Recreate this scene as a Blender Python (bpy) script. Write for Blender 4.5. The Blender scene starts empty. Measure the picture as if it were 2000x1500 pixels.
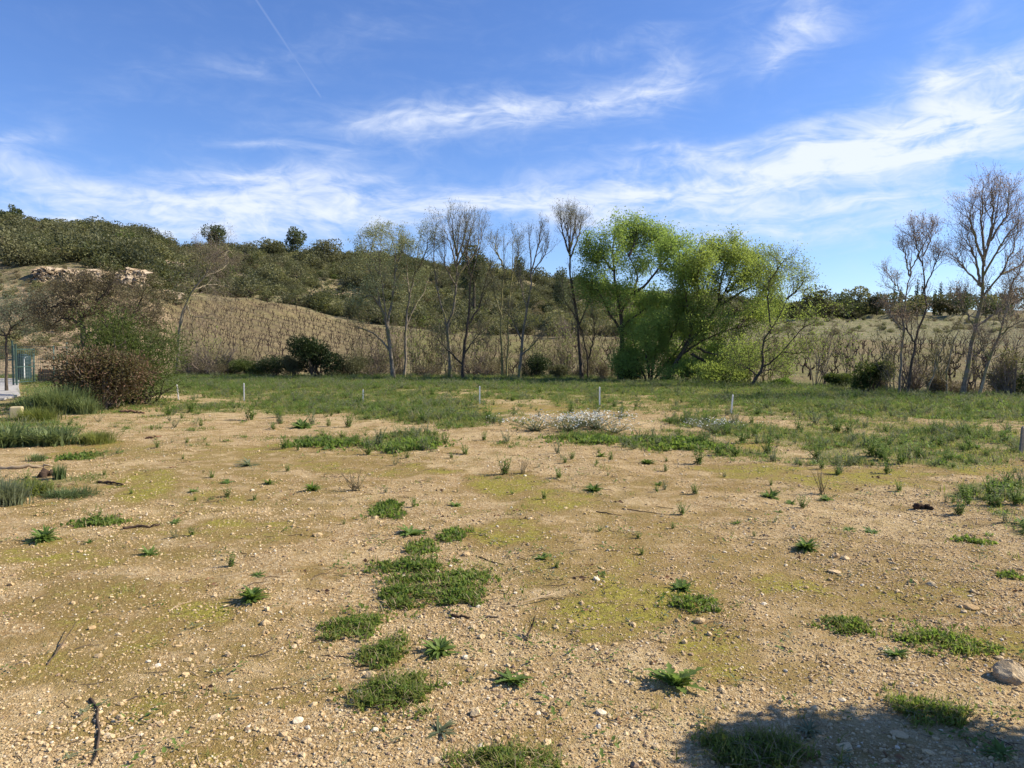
import bpy, math, numpy as np
from mathutils import Vector
rng = np.random.default_rng(11)
R = math.radians
S = bpy.context.scene
COL = S.collection

# ------------------------------------------------------------------ camera
F, CH = 1444.0, 1.6
PITCH = math.atan(70 / F)
cam = bpy.data.cameras.new('camera'); cam.sensor_width = 36; cam.lens = 36 * F / 2000
cam.clip_start = 0.05; cam.clip_end = 6000
co = bpy.data.objects.new('camera', cam); COL.objects.link(co)
co.location = (0, 0, CH); co.rotation_euler = (math.pi / 2 - PITCH, 0, 0)
S.camera = co
SP, CP = math.sin(PITCH), math.cos(PITCH)

def ray(px, py):
    u, v = (px - 1000) / F, (750 - py) / F
    return np.array([u, CP + v * SP, -SP + v * CP])
def G(px, py):                       # photo pixel -> point on the level field
    d = ray(px, py); t = CH / -d[2]
    return d[0] * t, d[1] * t
def at(px, py, Y):                   # photo pixel -> point at forward distance Y
    d = ray(px, py); t = Y / d[1]
    return np.array([d[0] * t, Y, CH + d[2] * t])

# ------------------------------------------------------------------ sun, sky, exposure
SUN_AZ, SUN_EL = R(83), R(38)
SUNV = Vector((math.sin(SUN_AZ) * math.cos(SUN_EL), math.cos(SUN_AZ) * math.cos(SUN_EL), math.sin(SUN_EL)))
sl = bpy.data.lights.new('sun', 'SUN'); sl.energy = 5.0; sl.angle = R(0.53); sl.color = (1, .91, .76)
so = bpy.data.objects.new('sun', sl); COL.objects.link(so)
so.rotation_euler = SUNV.to_track_quat('Z', 'Y').to_euler(); so.location = (60, 0, 60)
S.view_settings.view_transform = 'Standard'; S.view_settings.look = 'None'
S.view_settings.exposure = 0.80; S.view_settings.gamma = 1; S.view_settings.use_curve_mapping = False
SKY_STRENGTH = 0.083

class NT:
    """small helper round a node tree"""
    def __init__(s, t): s.t = t; s.n = t.nodes; s.l = t.links
    def node(s, ty, **kw):
        n = s.n.new(ty)
        for k, v in kw.items(): setattr(n, k, v)
        return n
    def put(s, sock, v):
        if isinstance(v, bpy.types.NodeSocket): s.l.new(v, sock)
        elif v is not None: sock.default_value = v
    def math(s, op, a, b=None, c=None, clamp=False):
        n = s.node('ShaderNodeMath', operation=op, use_clamp=clamp)
        for i, v in enumerate((a, b, c)):
            if v is not None: s.put(n.inputs[i], v)
        return n.outputs[0]
    def smooth(s, v, a, b, c=0., d=1.):
        n = s.node('ShaderNodeMapRange', interpolation_type='SMOOTHSTEP')
        s.put(n.inputs[0], v)
        for i, q in enumerate((a, b, c, d)): s.put(n.inputs[i + 1], q)
        return n.outputs[0]
    def mix(s, f, a, b, mode='MIX'):
        n = s.node('ShaderNodeMix', data_type='RGBA', blend_type=mode)
        s.put(n.inputs['Factor'], f)
        for k, v in ((6, a), (7, b)):
            s.put(n.inputs[k], (*v, 1) if isinstance(v, tuple) and len(v) == 3 else v)
        return n.outputs[2]
    def noise(s, vec, scale, detail=4, rough=.55, dist=0., out=0):
        n = s.node('ShaderNodeTexNoise'); s.put(n.inputs['Vector'], vec)
        n.inputs['Scale'].default_value = scale; n.inputs['Detail'].default_value = detail
        n.inputs['Roughness'].default_value = rough; n.inputs['Distortion'].default_value = dist
        return n.outputs[out]
    def vec(s, x, y, z=0.):
        n = s.node('ShaderNodeCombineXYZ')
        for i, v in enumerate((x, y, z)): s.put(n.inputs[i], v)
        return n.outputs[0]
    def attr(s, name):
        return s.node('ShaderNodeAttribute', attribute_name=name).outputs['Fac']

def build_world():
    w = bpy.data.worlds.new('World'); S.world = w; w.use_nodes = True
    T = NT(w.node_tree); T.n.clear()
    sky = T.node('ShaderNodeTexSky', sky_type='NISHITA', sun_disc=False)
    sky.sun_elevation = SUN_EL; sky.sun_rotation = SUN_AZ
    sky.air_density = 1.0; sky.dust_density = .25; sky.ozone_density = 2.2; sky.altitude = 120
    hs = T.node('ShaderNodeHueSaturation'); hs.inputs['Saturation'].default_value = 1.10; hs.inputs['Value'].default_value = 1.0
    T.l.new(sky.outputs[0], hs.inputs['Color'])
    tc = T.node('ShaderNodeTexCoord'); sep = T.node('ShaderNodeSeparateXYZ'); T.l.new(tc.outputs['Generated'], sep.inputs[0])
    lon = T.math('ARCTAN2', sep.outputs[0], sep.outputs[1]); lat = T.math('ARCSINE', sep.outputs[2])
    blobs = [  # cloud banks: where in the sky, half-extents, tilt (deg, counter-clockwise), weight
        (900, 232, 250, 38, 3, .72), (1180, 195, 150, 30, 8, .40), (1300, 160, 70, 46, 10, .42), (1200, 100, 130, 18, 4, .30),
        (1900, 215, 220, 66, 14, .88), (1660, 272, 170, 40, 14, .62), (1840, 290, 240, 28, 4, .40),
        (520, 342, 170, 28, 2, .45), (430, 402, 330, 46, 2, .52), (780, 385, 250, 56, -2, .40), (250, 440, 300, 40, 0, .45),
        (1290, 365, 240, 38, 4, .70), (1150, 405, 300, 30, 0, .34), (1360, 305, 260, 28, 10, .30),
        (1565, 38, 95, 46, 8, .55), (1495, 132, 32, 32, -45, .42), (1880, 60, 110, 34, 45, .28),
        (30, 283, 70, 18, 20, .42), (90, 345, 190, 24, -6, .33), (560, 283, 130, 9, 0, .32), (1815, 152, 34, 11, 8, .6),
        (480, 120, 330, 34, 18, .17), (1700, 395, 330, 22, 2, .34), (1560, 445, 380, 14, 0, .30), (1250, 288, 170, 11, 0, .30), (300, 425, 420, 60, 0, .10), (1050, 430, 700, 60, 0, .12), (1750, 430, 420, 70, 0, .20)]
    warp = T.noise(T.vec(T.math('MULTIPLY', lon, 5.), T.math('MULTIPLY', lat, 14.)), 1., 2, .5, 0, 1)
    ws = T.node('ShaderNodeVectorMath', operation='MULTIPLY_ADD')
    T.l.new(warp, ws.inputs[0]); ws.inputs[1].default_value = (.10, .045, 0); ws.inputs[2].default_value = (-.05, -.0225, 0)
    ll = T.node('ShaderNodeVectorMath', operation='ADD'); T.l.new(T.vec(lon, lat), ll.inputs[0]); T.l.new(ws.outputs[0], ll.inputs[1])
    fl = T.node('ShaderNodeVectorMath', operation='MULTIPLY'); T.l.new(ll.outputs[0], fl.inputs[0]); fl.inputs[1].default_value = (1, 1, 0)
    cov = 0.
    for px, py, sx, sy, rot, amp in blobs:
        d = ray(px, py); d = d / np.linalg.norm(d)
        mp = T.node('ShaderNodeMapping', vector_type='TEXTURE'); T.l.new(fl.outputs[0], mp.inputs[0])
        mp.inputs['Location'].default_value = (math.atan2(d[0], d[1]), math.asin(d[2]), 0)
        mp.inputs['Rotation'].default_value = (0, 0, R(rot)); mp.inputs['Scale'].default_value = (2.3 * sx / F, 2.3 * sy / F, 1)
        g = T.node('ShaderNodeTexGradient', gradient_type='QUADRATIC_SPHERE'); T.l.new(mp.outputs[0], g.inputs[0])
        cov = T.math('MULTIPLY_ADD', g.outputs[1], amp * 1.25, cov)
    # streaky fine structure, the same everywhere in the sky
    sc1 = T.node('ShaderNodeVectorMath', operation='MULTIPLY'); T.l.new(fl.outputs[0], sc1.inputs[0]); sc1.inputs[1].default_value = (8, 34, 0)
    n1 = T.noise(sc1.outputs[0], 1., 5, .62, .5)
    sc2 = T.node('ShaderNodeVectorMath', operation='MULTIPLY'); T.l.new(fl.outputs[0], sc2.inputs[0]); sc2.inputs[1].default_value = (26, 52, 0)
    n2 = T.noise(sc2.outputs[0], 1., 3, .62, .8)
    tot = T.math('ADD', cov, .07)
    nn = T.math('ADD', T.math('MULTIPLY', n1, 1.7), T.math('MULTIPLY', n2, .9))
    val = T.math('ADD', T.math('MULTIPLY', tot, .70), T.math('MULTIPLY', T.math('SUBTRACT', nn, 1.3), T.math('ADD', T.math('MULTIPLY', tot, .95), .12)))
    m = T.smooth(val, .0, 1.0)
    m = T.math('MULTIPLY', m, T.smooth(lat, -.02, .05))
    # a condensation trail
    a, b = ray(495, -8), ray(632, 198)
    a /= np.linalg.norm(a); b /= np.linalg.norm(b)
    la, ba, lb, bb = math.atan2(a[0], a[1]), math.asin(a[2]), math.atan2(b[0], b[1]), math.asin(b[2])
    L = math.hypot(lb - la, bb - ba); ux, uy = (lb - la) / L, (bb - ba) / L
    dx = T.math('SUBTRACT', lon, la); dy = T.math('SUBTRACT', lat, ba)
    al = T.math('ADD', T.math('MULTIPLY', dx, ux), T.math('MULTIPLY', dy, uy))
    ac = T.math('ABSOLUTE', T.math('ADD', T.math('ADD', T.math('MULTIPLY', dx, -uy), T.math('MULTIPLY', dy, ux)), T.math('MULTIPLY', T.math('MULTIPLY', al, T.math('SUBTRACT', L, al)), -.22)))
    tr = T.math('MULTIPLY', T.smooth(ac, 0., .0024, 1., 0.), T.math('MULTIPLY', T.smooth(al, -.35, -.1), T.smooth(al, L - .01, L, 1., 0.)))
    m = T.math('MAXIMUM', m, T.math('MULTIPLY', tr, .12))
    cloud = T.mix(m, (5.4, 6.1, 7.5), (6.6, 7.0, 7.8))
    blue = T.mix(1., hs.outputs[0], (.84, .95, 1.28), 'MULTIPLY')
    col = T.mix(T.math('MULTIPLY', m, .88), blue, cloud)
    bg = T.node('ShaderNodeBackground'); bg.inputs[1].default_value = SKY_STRENGTH
    T.l.new(col, bg.inputs[0]); out = T.node('ShaderNodeOutputWorld'); T.l.new(bg.outputs[0], out.inputs[0])
build_world()
S.world.cycles.sampling_method = 'NONE'
S.cycles.max_bounces = 5; S.cycles.diffuse_bounces = 2; S.cycles.glossy_bounces = 1; S.cycles.transmission_bounces = 2; S.cycles.transparent_max_bounces = 4

# ------------------------------------------------------------------ helpers: meshes, objects, materials
def unit(v): return v / np.maximum(np.linalg.norm(v, axis=-1, keepdims=True), 1e-9)
_ns = np.random.default_rng(3)
_NK = [(_ns.normal(size=(10, 2)), _ns.uniform(0, 6.28, 10)) for _ in range(6)]
def wob(x, y, scale, k=0):           # smooth pseudo-noise about -1..1
    K, P = _NK[k % 6]; x = np.asarray(x, float) / scale; y = np.asarray(y, float) / scale
    return sum(np.sin(x * a * 2.6 + y * b * 2.6 + p) for (a, b), p in zip(K, P)) / 4.2
def fbm(x, y, scale, k=0): return (wob(x, y, scale, k) + .5 * wob(x, y, scale * .47, k + 1) + .27 * wob(x, y, scale * .21, k + 2)) / 1.5

class MB:
    """collects vertices and quads/triangles; one mesh at the end"""
    def __init__(s): s.v = []; s.q = []; s.t = []; s.n = 0; s.qm = []; s.tm = []; s.va = []
    def add(s, v, quads=None, tris=None, mat=0):
        v = np.asarray(v, float).reshape(-1, 3); s.v.append(v)
        if quads is not None and len(quads):
            q = np.asarray(quads).reshape(-1, 4) + s.n; s.q.append(q); s.qm.append(np.full(len(q), mat))
        if tris is not None and len(tris):
            t = np.asarray(tris).reshape(-1, 3) + s.n; s.t.append(t); s.tm.append(np.full(len(t), mat))
        s.n += len(v)
    def mesh(s, name, mats, smooth=False, attrs=None):
        me = bpy.data.meshes.new(name)
        v = np.concatenate(s.v); q = np.concatenate(s.q) if s.q else np.zeros((0, 4), int); t = np.concatenate(s.t) if s.t else np.zeros((0, 3), int)
        mi = np.concatenate([*s.qm, *s.tm]) if (s.qm or s.tm) else np.zeros(0)
        me.vertices.add(len(v)); me.vertices.foreach_set('co', v.astype(np.float32).ravel())
        me.loops.add(q.size + t.size); me.loops.foreach_set('vertex_index', np.concatenate([q.ravel(), t.ravel()]).astype(np.int32))
        me.polygons.add(len(q) + len(t))
        ls = np.concatenate([np.arange(len(q)) * 4, q.size + np.arange(len(t)) * 3]).astype(np.int32)
        me.polygons.foreach_set('loop_start', ls)
        me.polygons.foreach_set('material_index', mi.astype(np.int32))
        me.polygons.foreach_set('use_smooth', np.full(len(q) + len(t), smooth))
        for m in (mats if isinstance(mats, (list, tuple)) else [mats]): me.materials.append(m)
        for k, a in (attrs or {}).items():
            at_ = me.attributes.new(k, 'FLOAT', 'POINT'); at_.data.foreach_set('value', np.asarray(a, np.float32))
        me.update(calc_edges=True)
        return me
def obj(name, me, parent=None, loc=None, rot=None, scale=None):
    o = bpy.data.objects.new(name, me); COL.objects.link(o)
    if parent is not None: o.parent = parent
    if loc is not None: o.location = loc
    if rot is not None: o.rotation_euler = rot if not np.isscalar(rot) else (0, 0, rot)
    if scale is not None: o.scale = (scale,) * 3 if np.isscalar(scale) else scale
    return o
def tag(o, label, cat, group=None):
    o['label'] = label; o['category'] = cat
    if group: o['group'] = group
    return o
def thing(name, label, cat, loc=(0, 0, 0), rot=0, group=None, scale=None):
    return tag(obj(name, None, None, loc, rot, scale), label, cat, group)
def kind(o, k): o['kind'] = k; return o
def copy_thing(src, loc, rot, scale, label=None, group=None):
    r = src.copy(); COL.objects.link(r); r.location = loc; r.rotation_euler = (0, 0, rot) if np.isscalar(rot) else rot
    r.scale = (scale,) * 3 if np.isscalar(scale) else scale
    if label: r['label'] = label
    if group: r['group'] = group
    for ch in src.children:
        c = ch.copy(); COL.objects.link(c); c.parent = r
    return r

def tubes(mb, pts, rad, sides=4, mat=0, cap=False):
    """pts (N,K,3), rad (N,K): N tapered tubes"""
    pts = np.asarray(pts, float); rad = np.asarray(rad, float)
    if pts.ndim == 2: pts = pts[None]; rad = rad[None]
    N, K, _ = pts.shape
    if N == 0: return
    tan = unit(np.gradient(pts, axis=1))
    ref = unit(np.cross(unit(pts[:, -1] - pts[:, 0] + 1e-6), np.where(np.abs(unit(pts[:, -1] - pts[:, 0] + 1e-6)[:, 2:]) > .8, [[1., .2, 0]], [[.1, 0, 1.]])))
    n1 = unit(np.cross(tan, ref[:, None])); n2 = np.cross(tan, n1)
    a = np.arange(sides) * 2 * np.pi / sides
    v = pts[:, :, None] + rad[:, :, None, None] * (np.cos(a)[:, None] * n1[:, :, None] + np.sin(a)[:, None] * n2[:, :, None])
    base = (np.arange(N) * K * sides)[:, None, None] + (np.arange(K - 1) * sides)[None, :, None]
    i = np.arange(sides)[None, None]; j = (i + 1) % sides
    q = np.stack([base + i, base + j, base + sides + j, base + sides + i], -1)
    mb.add(v, q.reshape(-1, 4), None, mat)
    if cap:
        for n in range(N):
            b = n * K * sides
            mb.t.append(np.array([[b, b + k + 1, b + k] for k in range(1, sides - 1)]) + mb.n - v.size // 3); mb.tm.append(np.full(sides - 2, mat))
            e = b + (K - 1) * sides
            mb.t.append(np.array([[e, e + k, e + k + 1] for k in range(1, sides - 1)]) + mb.n - v.size // 3); mb.tm.append(np.full(sides - 2, mat))

def leaves(mb, pos, size, aspect=.55, up=0., mat=0, dirs=None, fold=True, rg=None):
    """one bent diamond leaf (2 triangles) at each position"""
    rg = rg or rng; n = len(pos)
    if n == 0: return
    d = rg.normal(size=(n, 3)) if dirs is None else dirs + rg.normal(size=(n, 3)) * .5
    d[:, 2] += up; d = unit(d)
    s = unit(np.cross(d, rg.normal(size=(n, 3)))); nrm = np.cross(d, s)
    L = (size * rg.uniform(.6, 1.35, n))[:, None] if np.isscalar(size) else (size * rg.uniform(.7, 1.3, n))[:, None]
    W = L * aspect * .5
    p0 = pos; p2 = pos + d * L
    b = pos + d * L * .45 - nrm * L * (.12 if fold else 0)
    v = np.stack([p0, b + s * W, p2, b - s * W], 1)
    k = (np.arange(n) * 4)[:, None]
    mb.add(v, None, np.concatenate([k + [0, 1, 2], k + [0, 2, 3]], 0), mat)

def blades(mb, base, h, w, lean=.5, seg=3, mat=0, rg=None, az=None, droop=1.):
    """grass blades: tapering curved strips"""
    rg = rg or rng; n = len(base)
    az = rg.uniform(0, 2 * np.pi, n) if az is None else az
    h = np.broadcast_to(h, n) * rg.uniform(.6, 1.25, n); ln = lean * rg.uniform(.2, 1.3, n)
    t = np.linspace(0, 1, seg + 1)
    out = np.stack([np.cos(az), np.sin(az), 0 * az], -1); side = np.stack([-np.sin(az), np.cos(az), 0 * az], -1)
    r = ln[:, None] * h[:, None] * t ** 1.6
    z = h[:, None] * t * (1 - droop * .45 * ln[:, None] * t)
    c = base[:, None] + out[:, None] * r[..., None] + np.array([0, 0, 1.]) * z[..., None]
    wd = np.broadcast_to(w, n)[:, None] * (1 - t ** 2.) * .5 + .0004
    v = np.stack([c - side[:, None] * wd[..., None], c + side[:, None] * wd[..., None]], 2)
    k = (np.arange(n) * (seg + 1) * 2)[:, None] + (np.arange(seg) * 2)[None]
    mb.add(v, np.stack([k, k + 1, k + 3, k + 2], -1).reshape(-1, 4), None, mat)

def mat(name, build, rough=.85, spec=.25, bump=None):
    m = bpy.data.materials.new(name); m.use_nodes = True
    T = NT(m.node_tree); p = T.n['Principled BSDF']; p.inputs['Roughness'].default_value = rough
    p.inputs['Specular IOR Level'].default_value = spec
    c = build(T, p)
    if c is not None: T.put(p.inputs['Base Color'], (*c, 1) if isinstance(c, tuple) else c)
    return m
def bump(T, p, h, strength=.4, dist=.02):
    b = T.node('ShaderNodeBump'); b.inputs['Strength'].default_value = strength; b.inputs['Distance'].default_value = dist
    T.put(b.inputs['Height'], h); T.l.new(b.outputs[0], p.inputs['Normal'])
def pos(T): return T.node('ShaderNodeNewGeometry').outputs['Position']
def objco(T): return T.node('ShaderNodeTexCoord').outputs['Object']
def leafmat(name, a, b, tr=.35, scale=3., rough=.6, c=None, rv=.35):
    """foliage: two tones mixed by position and by plant, part of the light comes through"""
    m = bpy.data.materials.new(name); m.use_nodes = True; T = NT(m.node_tree); p = T.n['Principled BSDF']
    p.inputs['Roughness'].default_value = rough; p.inputs['Specular IOR Level'].default_value = .25
    rnd = T.node('ShaderNodeObjectInfo').outputs['Random']; isl = T.node('ShaderNodeNewGeometry').outputs['Random Per Island']
    f = T.math('ADD', T.math('MULTIPLY', T.noise(pos(T), scale, 2), 1.0), T.math('ADD', T.math('MULTIPLY', isl, .5), T.math('MULTIPLY', rnd, rv)))
    colr = T.mix(T.smooth(f, .38 + rv * .2, 1.1 + rv * .55), a, b)
    if c is not None: colr = T.mix(T.smooth(isl, .8, .86), colr, c)
    T.put(p.inputs['Base Color'], colr)
    tl = T.node('ShaderNodeBsdfTranslucent'); T.put(tl.inputs[0], T.mix(.45, colr, (min(1, b[0] * 1.4), min(1, b[1] * 1.45), b[2] * .85)))
    ms = T.node('ShaderNodeMixShader'); ms.inputs[0].default_value = tr
    T.l.new(p.outputs[0], ms.inputs[1]); T.l.new(tl.outputs[0], ms.inputs[2]); T.l.new(ms.outputs[0], T.n['Material Output'].inputs[0])
    return m
def barkmat(name, a, b, c=None, scale=6.):
    def f(T, p):
        q = T.node('ShaderNodeMapping'); T.l.new(pos(T), q.inputs[0]); q.inputs['Scale'].default_value = (1, 1, .3)
        n = T.noise(q.outputs[0], scale * 3, 5, .65); bump(T, p, n, .7, .02)
        col = T.mix(T.smooth(n, .35, .65), a, b)
        if c: col = T.mix(T.smooth(T.noise(pos(T), scale * .35, 4), .5, .62), col, c)
        return col
    return mat(name, f, .9, .15)

def scatter(name, P, rot, scl, protos, idx=None, rg=None):
    """one object of stuff: prototypes instanced on points by geometry nodes"""
    P = np.asarray(P, float); n = len(P); rg = rg or rng
    me = bpy.data.meshes.new(name); me.vertices.add(n); me.vertices.foreach_set('co', P.astype(np.float32).ravel())
    a = me.attributes.new('rot', 'FLOAT_VECTOR', 'POINT'); a.data.foreach_set('vector', np.asarray(rot, np.float32).ravel())
    a = me.attributes.new('scl', 'FLOAT_VECTOR', 'POINT'); a.data.foreach_set('vector', np.asarray(scl, np.float32).ravel())
    a = me.attributes.new('idx', 'INT', 'POINT'); a.data.foreach_set('value', (rg.integers(0, len(protos), n) if idx is None else idx).astype(np.int32))
    o = kind(obj(name, me), 'stuff')
    g = bpy.data.node_groups.new(name, 'GeometryNodeTree'); T = NT(g)
    g.interface.new_socket('Geometry', in_out='INPUT', socket_type='NodeSocketGeometry')
    g.interface.new_socket('Geometry', in_out='OUTPUT', socket_type='NodeSocketGeometry')
    gi, go = T.node('NodeGroupInput'), T.node('NodeGroupOutput')
    j = T.node('GeometryNodeJoinGeometry')
    for pm in reversed(protos):        # a join lists its inputs last link first
        po = bpy.data.objects.new(pm.name, pm)
        oi = T.node('GeometryNodeObjectInfo'); oi.inputs['Object'].default_value = po; oi.inputs['As Instance'].default_value = True
        T.l.new(oi.outputs['Geometry'], j.inputs[0])
    ip = T.node('GeometryNodeInstanceOnPoints'); T.l.new(gi.outputs[0], ip.inputs['Points']); T.l.new(j.outputs[0], ip.inputs['Instance'])
    ip.inputs['Pick Instance'].default_value = True
    for nm, ty, sock in (('rot', 'FLOAT_VECTOR', 'Rotation'), ('scl', 'FLOAT_VECTOR', 'Scale'), ('idx', 'INT', 'Instance Index')):
        na = T.node('GeometryNodeInputNamedAttribute', data_type=ty); na.inputs['Name'].default_value = nm
        T.l.new(na.outputs['Attribute'], ip.inputs[sock])
    T.l.new(ip.outputs[0], go.inputs[0])
    md = o.modifiers.new('scatter', 'NODES'); md.node_group = g
    return o

# ------------------------------------------------------------------ the lie of the land
EDGE_PX, EDGE_Y = [0, 350, 1100, 1300, 1550, 1750, 2000], [41, 42, 41, 36, 31, 25.5, 24.5]
def pxcol(x, y): return 1000 + F * x / np.maximum(y, 1.)
def edge(x, y): return np.interp(pxcol(x, y), EDGE_PX, EDGE_Y)
PROF = {  # photo column -> (distance, photo row of the ground there)
    -300: [(60, 668), (75, 620), (90, 590), (110, 520), (220, 425)],
    0:   [(60, 672), (75, 620), (92, 570), (97, 552), (102, 520), (112, 508), (220, 440)],
    150: [(60, 674), (75, 622), (92, 568), (97, 554), (102, 522), (112, 508), (225, 450)],
    260: [(60, 680), (75, 632), (92, 580), (97, 568), (103, 545), (115, 525), (225, 462)],
    350: [(60, 686), (80, 640), (105, 592), (125, 560), (225, 487)],
    500: [(60, 690), (80, 655), (120, 592), (140, 565), (225, 500)],
    700: [(60, 700), (80, 668), (110, 630), (140, 595), (225, 508)],
    900: [(60, 706), (80, 682), (105, 650), (140, 615), (225, 530)],
    1100: [(60, 712), (80, 690), (100, 660), (140, 628), (225, 560)],
    1300: [(60, 708), (80, 688), (100, 662), (140, 640), (225, 590)],
    1600: [(45, 728), (60, 705), (80, 676), (100, 650), (135, 628), (170, 622), (225, 612)],
    2000: [(40, 725), (60, 692), (80, 665), (100, 645), (135, 628), (170, 620), (225, 608)],
    2400: [(40, 725), (60, 692), (80, 665), (100, 645), (135, 628), (170, 620), (225, 608)]}
_YS = np.geomspace(20, 3000, 700); _PC = sorted(PROF)
def _profiles():
    T = []
    for c in _PC:
        e = float(np.interp(c, EDGE_PX, EDGE_Y)); ys = [e, e + 3.5]; zs = [0, -.25]
        for Y, py in PROF[c]: ys.append(Y); zs.append(CH + (680 - py) / F * Y)
        top = zs[-1]; ys += [300, 600, 1500, 3000]; zs += [top * .93, top * .6, top * .25, 0]
        z = np.interp(_YS, ys, zs); k = np.ones(9) / 9
        zz = np.convolve(np.pad(z, 4, 'edge'), k, 'valid'); zz[_YS < e] = np.minimum(zz[_YS < e], 0) * .4
        T.append(zz)
    return np.array(T)
_PT = _profiles()
def H(x, y):
    x = np.asarray(x, float); y = np.asarray(y, float)
    c = np.clip(pxcol(x, y), _PC[0], _PC[-1] - 1e-3)
    i = np.clip(np.searchsorted(_PC, c, side='right') - 1, 0, len(_PC) - 2); pc = np.array(_PC)
    f = (c - pc[i]) / (pc[i + 1] - pc[i]); f = f * f * (3 - 2 * f)
    g = np.clip((np.log(np.maximum(y, 20.)) - math.log(20)) / (math.log(3000) - math.log(20)) * 699, 0, 698.999)
    k = g.astype(int); r = g - k
    z = (1 - f) * ((1 - r) * _PT[i, k] + r * _PT[i, k + 1]) + f * ((1 - r) * _PT[i + 1, k] + r * _PT[i + 1, k + 1])
    far = np.clip((y - 45) / 60, 0, 1)
    z = z + far * (1.1 * fbm(x, y, 16, 1) + .5 * wob(x, y, 5, 2)) * np.clip((y - 75) / 80, 0.08, 1)
    near = np.clip((y - 1) / 4, 0, 1) * np.clip((50 - y) / 10, 0, 1)
    z = z + near * (.035 * fbm(x, y, 4., 3) + .018 * fbm(x, y, .9, 0) + .005 * wob(x, y, .22, 4))
    return z
def gp(px, py):                      # photo pixel -> 3D point on the field surface
    x, y = G(px, py)
    for _ in range(3):
        d = ray(px, py); t = (CH - float(H(x, y))) / -d[2]; x, y = d[0] * t, d[1] * t
    return np.array([x, y, float(H(x, y))])

def visible(px, Y0):                 # vineyard upper limit by column
    return np.interp(px, [290, 350, 500, 700, 760, 1000, 1250, 1600, 1750, 1950], [88, 104, 120, 108, 102, 98, 96, 92, 84, 72])
# ------------------------------------------------------------------ ground masks (real patches of moss, grass, bare soil)
MOSS = [(380, 1205, 70, 34, 1.), (110, 1092, 150, 26, .8), (290, 945, 75, 34, 1.), (210, 880, 120, 14, .6), (985, 952, 85, 20, 1.), (1090, 985, 80, 20, .9),
        (1220, 1205, 190, 52, .95), (1330, 1190, 110, 46, .7), (1410, 1290, 90, 40, .8), (460, 1050, 150, 24, .75), (830, 922, 90, 12, .8), (1460, 917, 110, 14, 1.), (1680, 936, 190, 16, .95),
        (650, 915, 60, 12, .8), (990, 1060, 90, 34, .85), (1560, 1152, 80, 18, .95), (1950, 1250, 110, 24, .9), (1560, 1330, 60, 40, .5), (200, 1190, 220, 60, .5), (250, 1300, 220, 60, .45),
        (150, 1420, 200, 80, .35), (330, 1000, 330, 110, .34), (1180, 1080, 260, 90, .34), (1650, 1120, 300, 70, .3), (300, 1320, 330, 130, .38), (600, 900, 260, 24, .4), (1300, 950, 260, 26, .25), (380, 1480, 160, 50, .4), (1150, 1130, 160, 40, .5), (1650, 1180, 160, 40, .45), (470, 880, 110, 10, .7), (1920, 912, 120, 12, .9), (420, 980, 90, 16, .6),
        (1100, 800, 90, 10, .6), (960, 800, 50, 12, .7), (1480, 872, 60, 10, .8), (620, 960, 60, 10, .3), (1380, 1100, 90, 24, .5), (1830, 1180, 120, 20, .5), (560, 1400, 60, 40, .35)]
GREEN = [(700, 752, 520, 13, 1.), (1250, 760, 380, 14, .9), (1650, 785, 330, 18, 1.), (1900, 800, 230, 26, 1.), (640, 790, 140, 22, .9), (820, 805, 130, 26, .95), (900, 825, 90, 18, .9),
         (560, 800, 70, 18, .7), (380, 800, 60, 12, .8), (790, 865, 80, 18, .9), (650, 865, 90, 10, .85), (1150, 855, 120, 9, 1.), (1300, 862, 120, 16, .95), (1380, 825, 70, 16, .8), (1500, 850, 130, 20, .75), (1600, 815, 90, 14, .75),
         (1700, 870, 180, 22, .8), (1850, 860, 150, 28, .9), (1640, 905, 90, 12, .7), (1800, 900, 150, 14, .75), (1950, 965, 100, 26, 1.), (1985, 1025, 40, 22, .7), (1480, 890, 90, 8, .6),
         (60, 855, 100, 18, .9), (190, 855, 34, 12, .9), (100, 945, 90, 14, .8), (100, 790, 90, 22, .9), (50, 830, 80, 18, .8), (200, 1020, 60, 7, .7), (150, 892, 44, 6, .7), (10, 950, 30, 24, .6), (1080, 770, 120, 8, .5), (1950, 880, 120, 26, .8)]
def patch(x, y, L, soft=1.):
    x = np.asarray(x, float); y = np.asarray(y, float); out = np.zeros(x.shape)
    wx = x + .05 * y * .35 * fbm(x, y, np.clip(np.mean(np.abs(y)) * .08, .3, 2), 2); wy = y * (1 + .05 * fbm(x, y, .8, 4))
    yy = np.maximum(wy, .8); px = 1000 + F * wx / yy; py = 680 + F * CH / yy
    for a, b, sx, sy, w in L:
        d = ((px - a) / sx) ** 2 + ((py - b) / sy) ** 2
        out = np.maximum(out, w * np.clip(1.5 - d, 0, 1))
    return out
def grassy(x, y):
    g = patch(x, y, GREEN); far = np.clip((y - 10.) / 13, 0, 1) * .58 + .34 * np.clip((x / np.maximum(y, 1) - .2) * 4, 0, 1) * np.clip((y - 9) / 5, 0, 1)
    return np.clip(np.maximum(g, far) + .28 * fbm(x, y, 1.8, 1) - .05, 0, 1) * (y < edge(x, y) + 4)

def spaced(lo, hi, c0, d0, rate):
    out = [0.]
    while out[-1] < hi: out.append(out[-1] + max(d0, rate * out[-1]))
    neg = [0.]
    while neg[-1] < -lo: neg.append(neg[-1] + max(d0, rate * neg[-1]))
    return np.array([-q for q in neg[:0:-1]] + out) + c0

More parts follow.
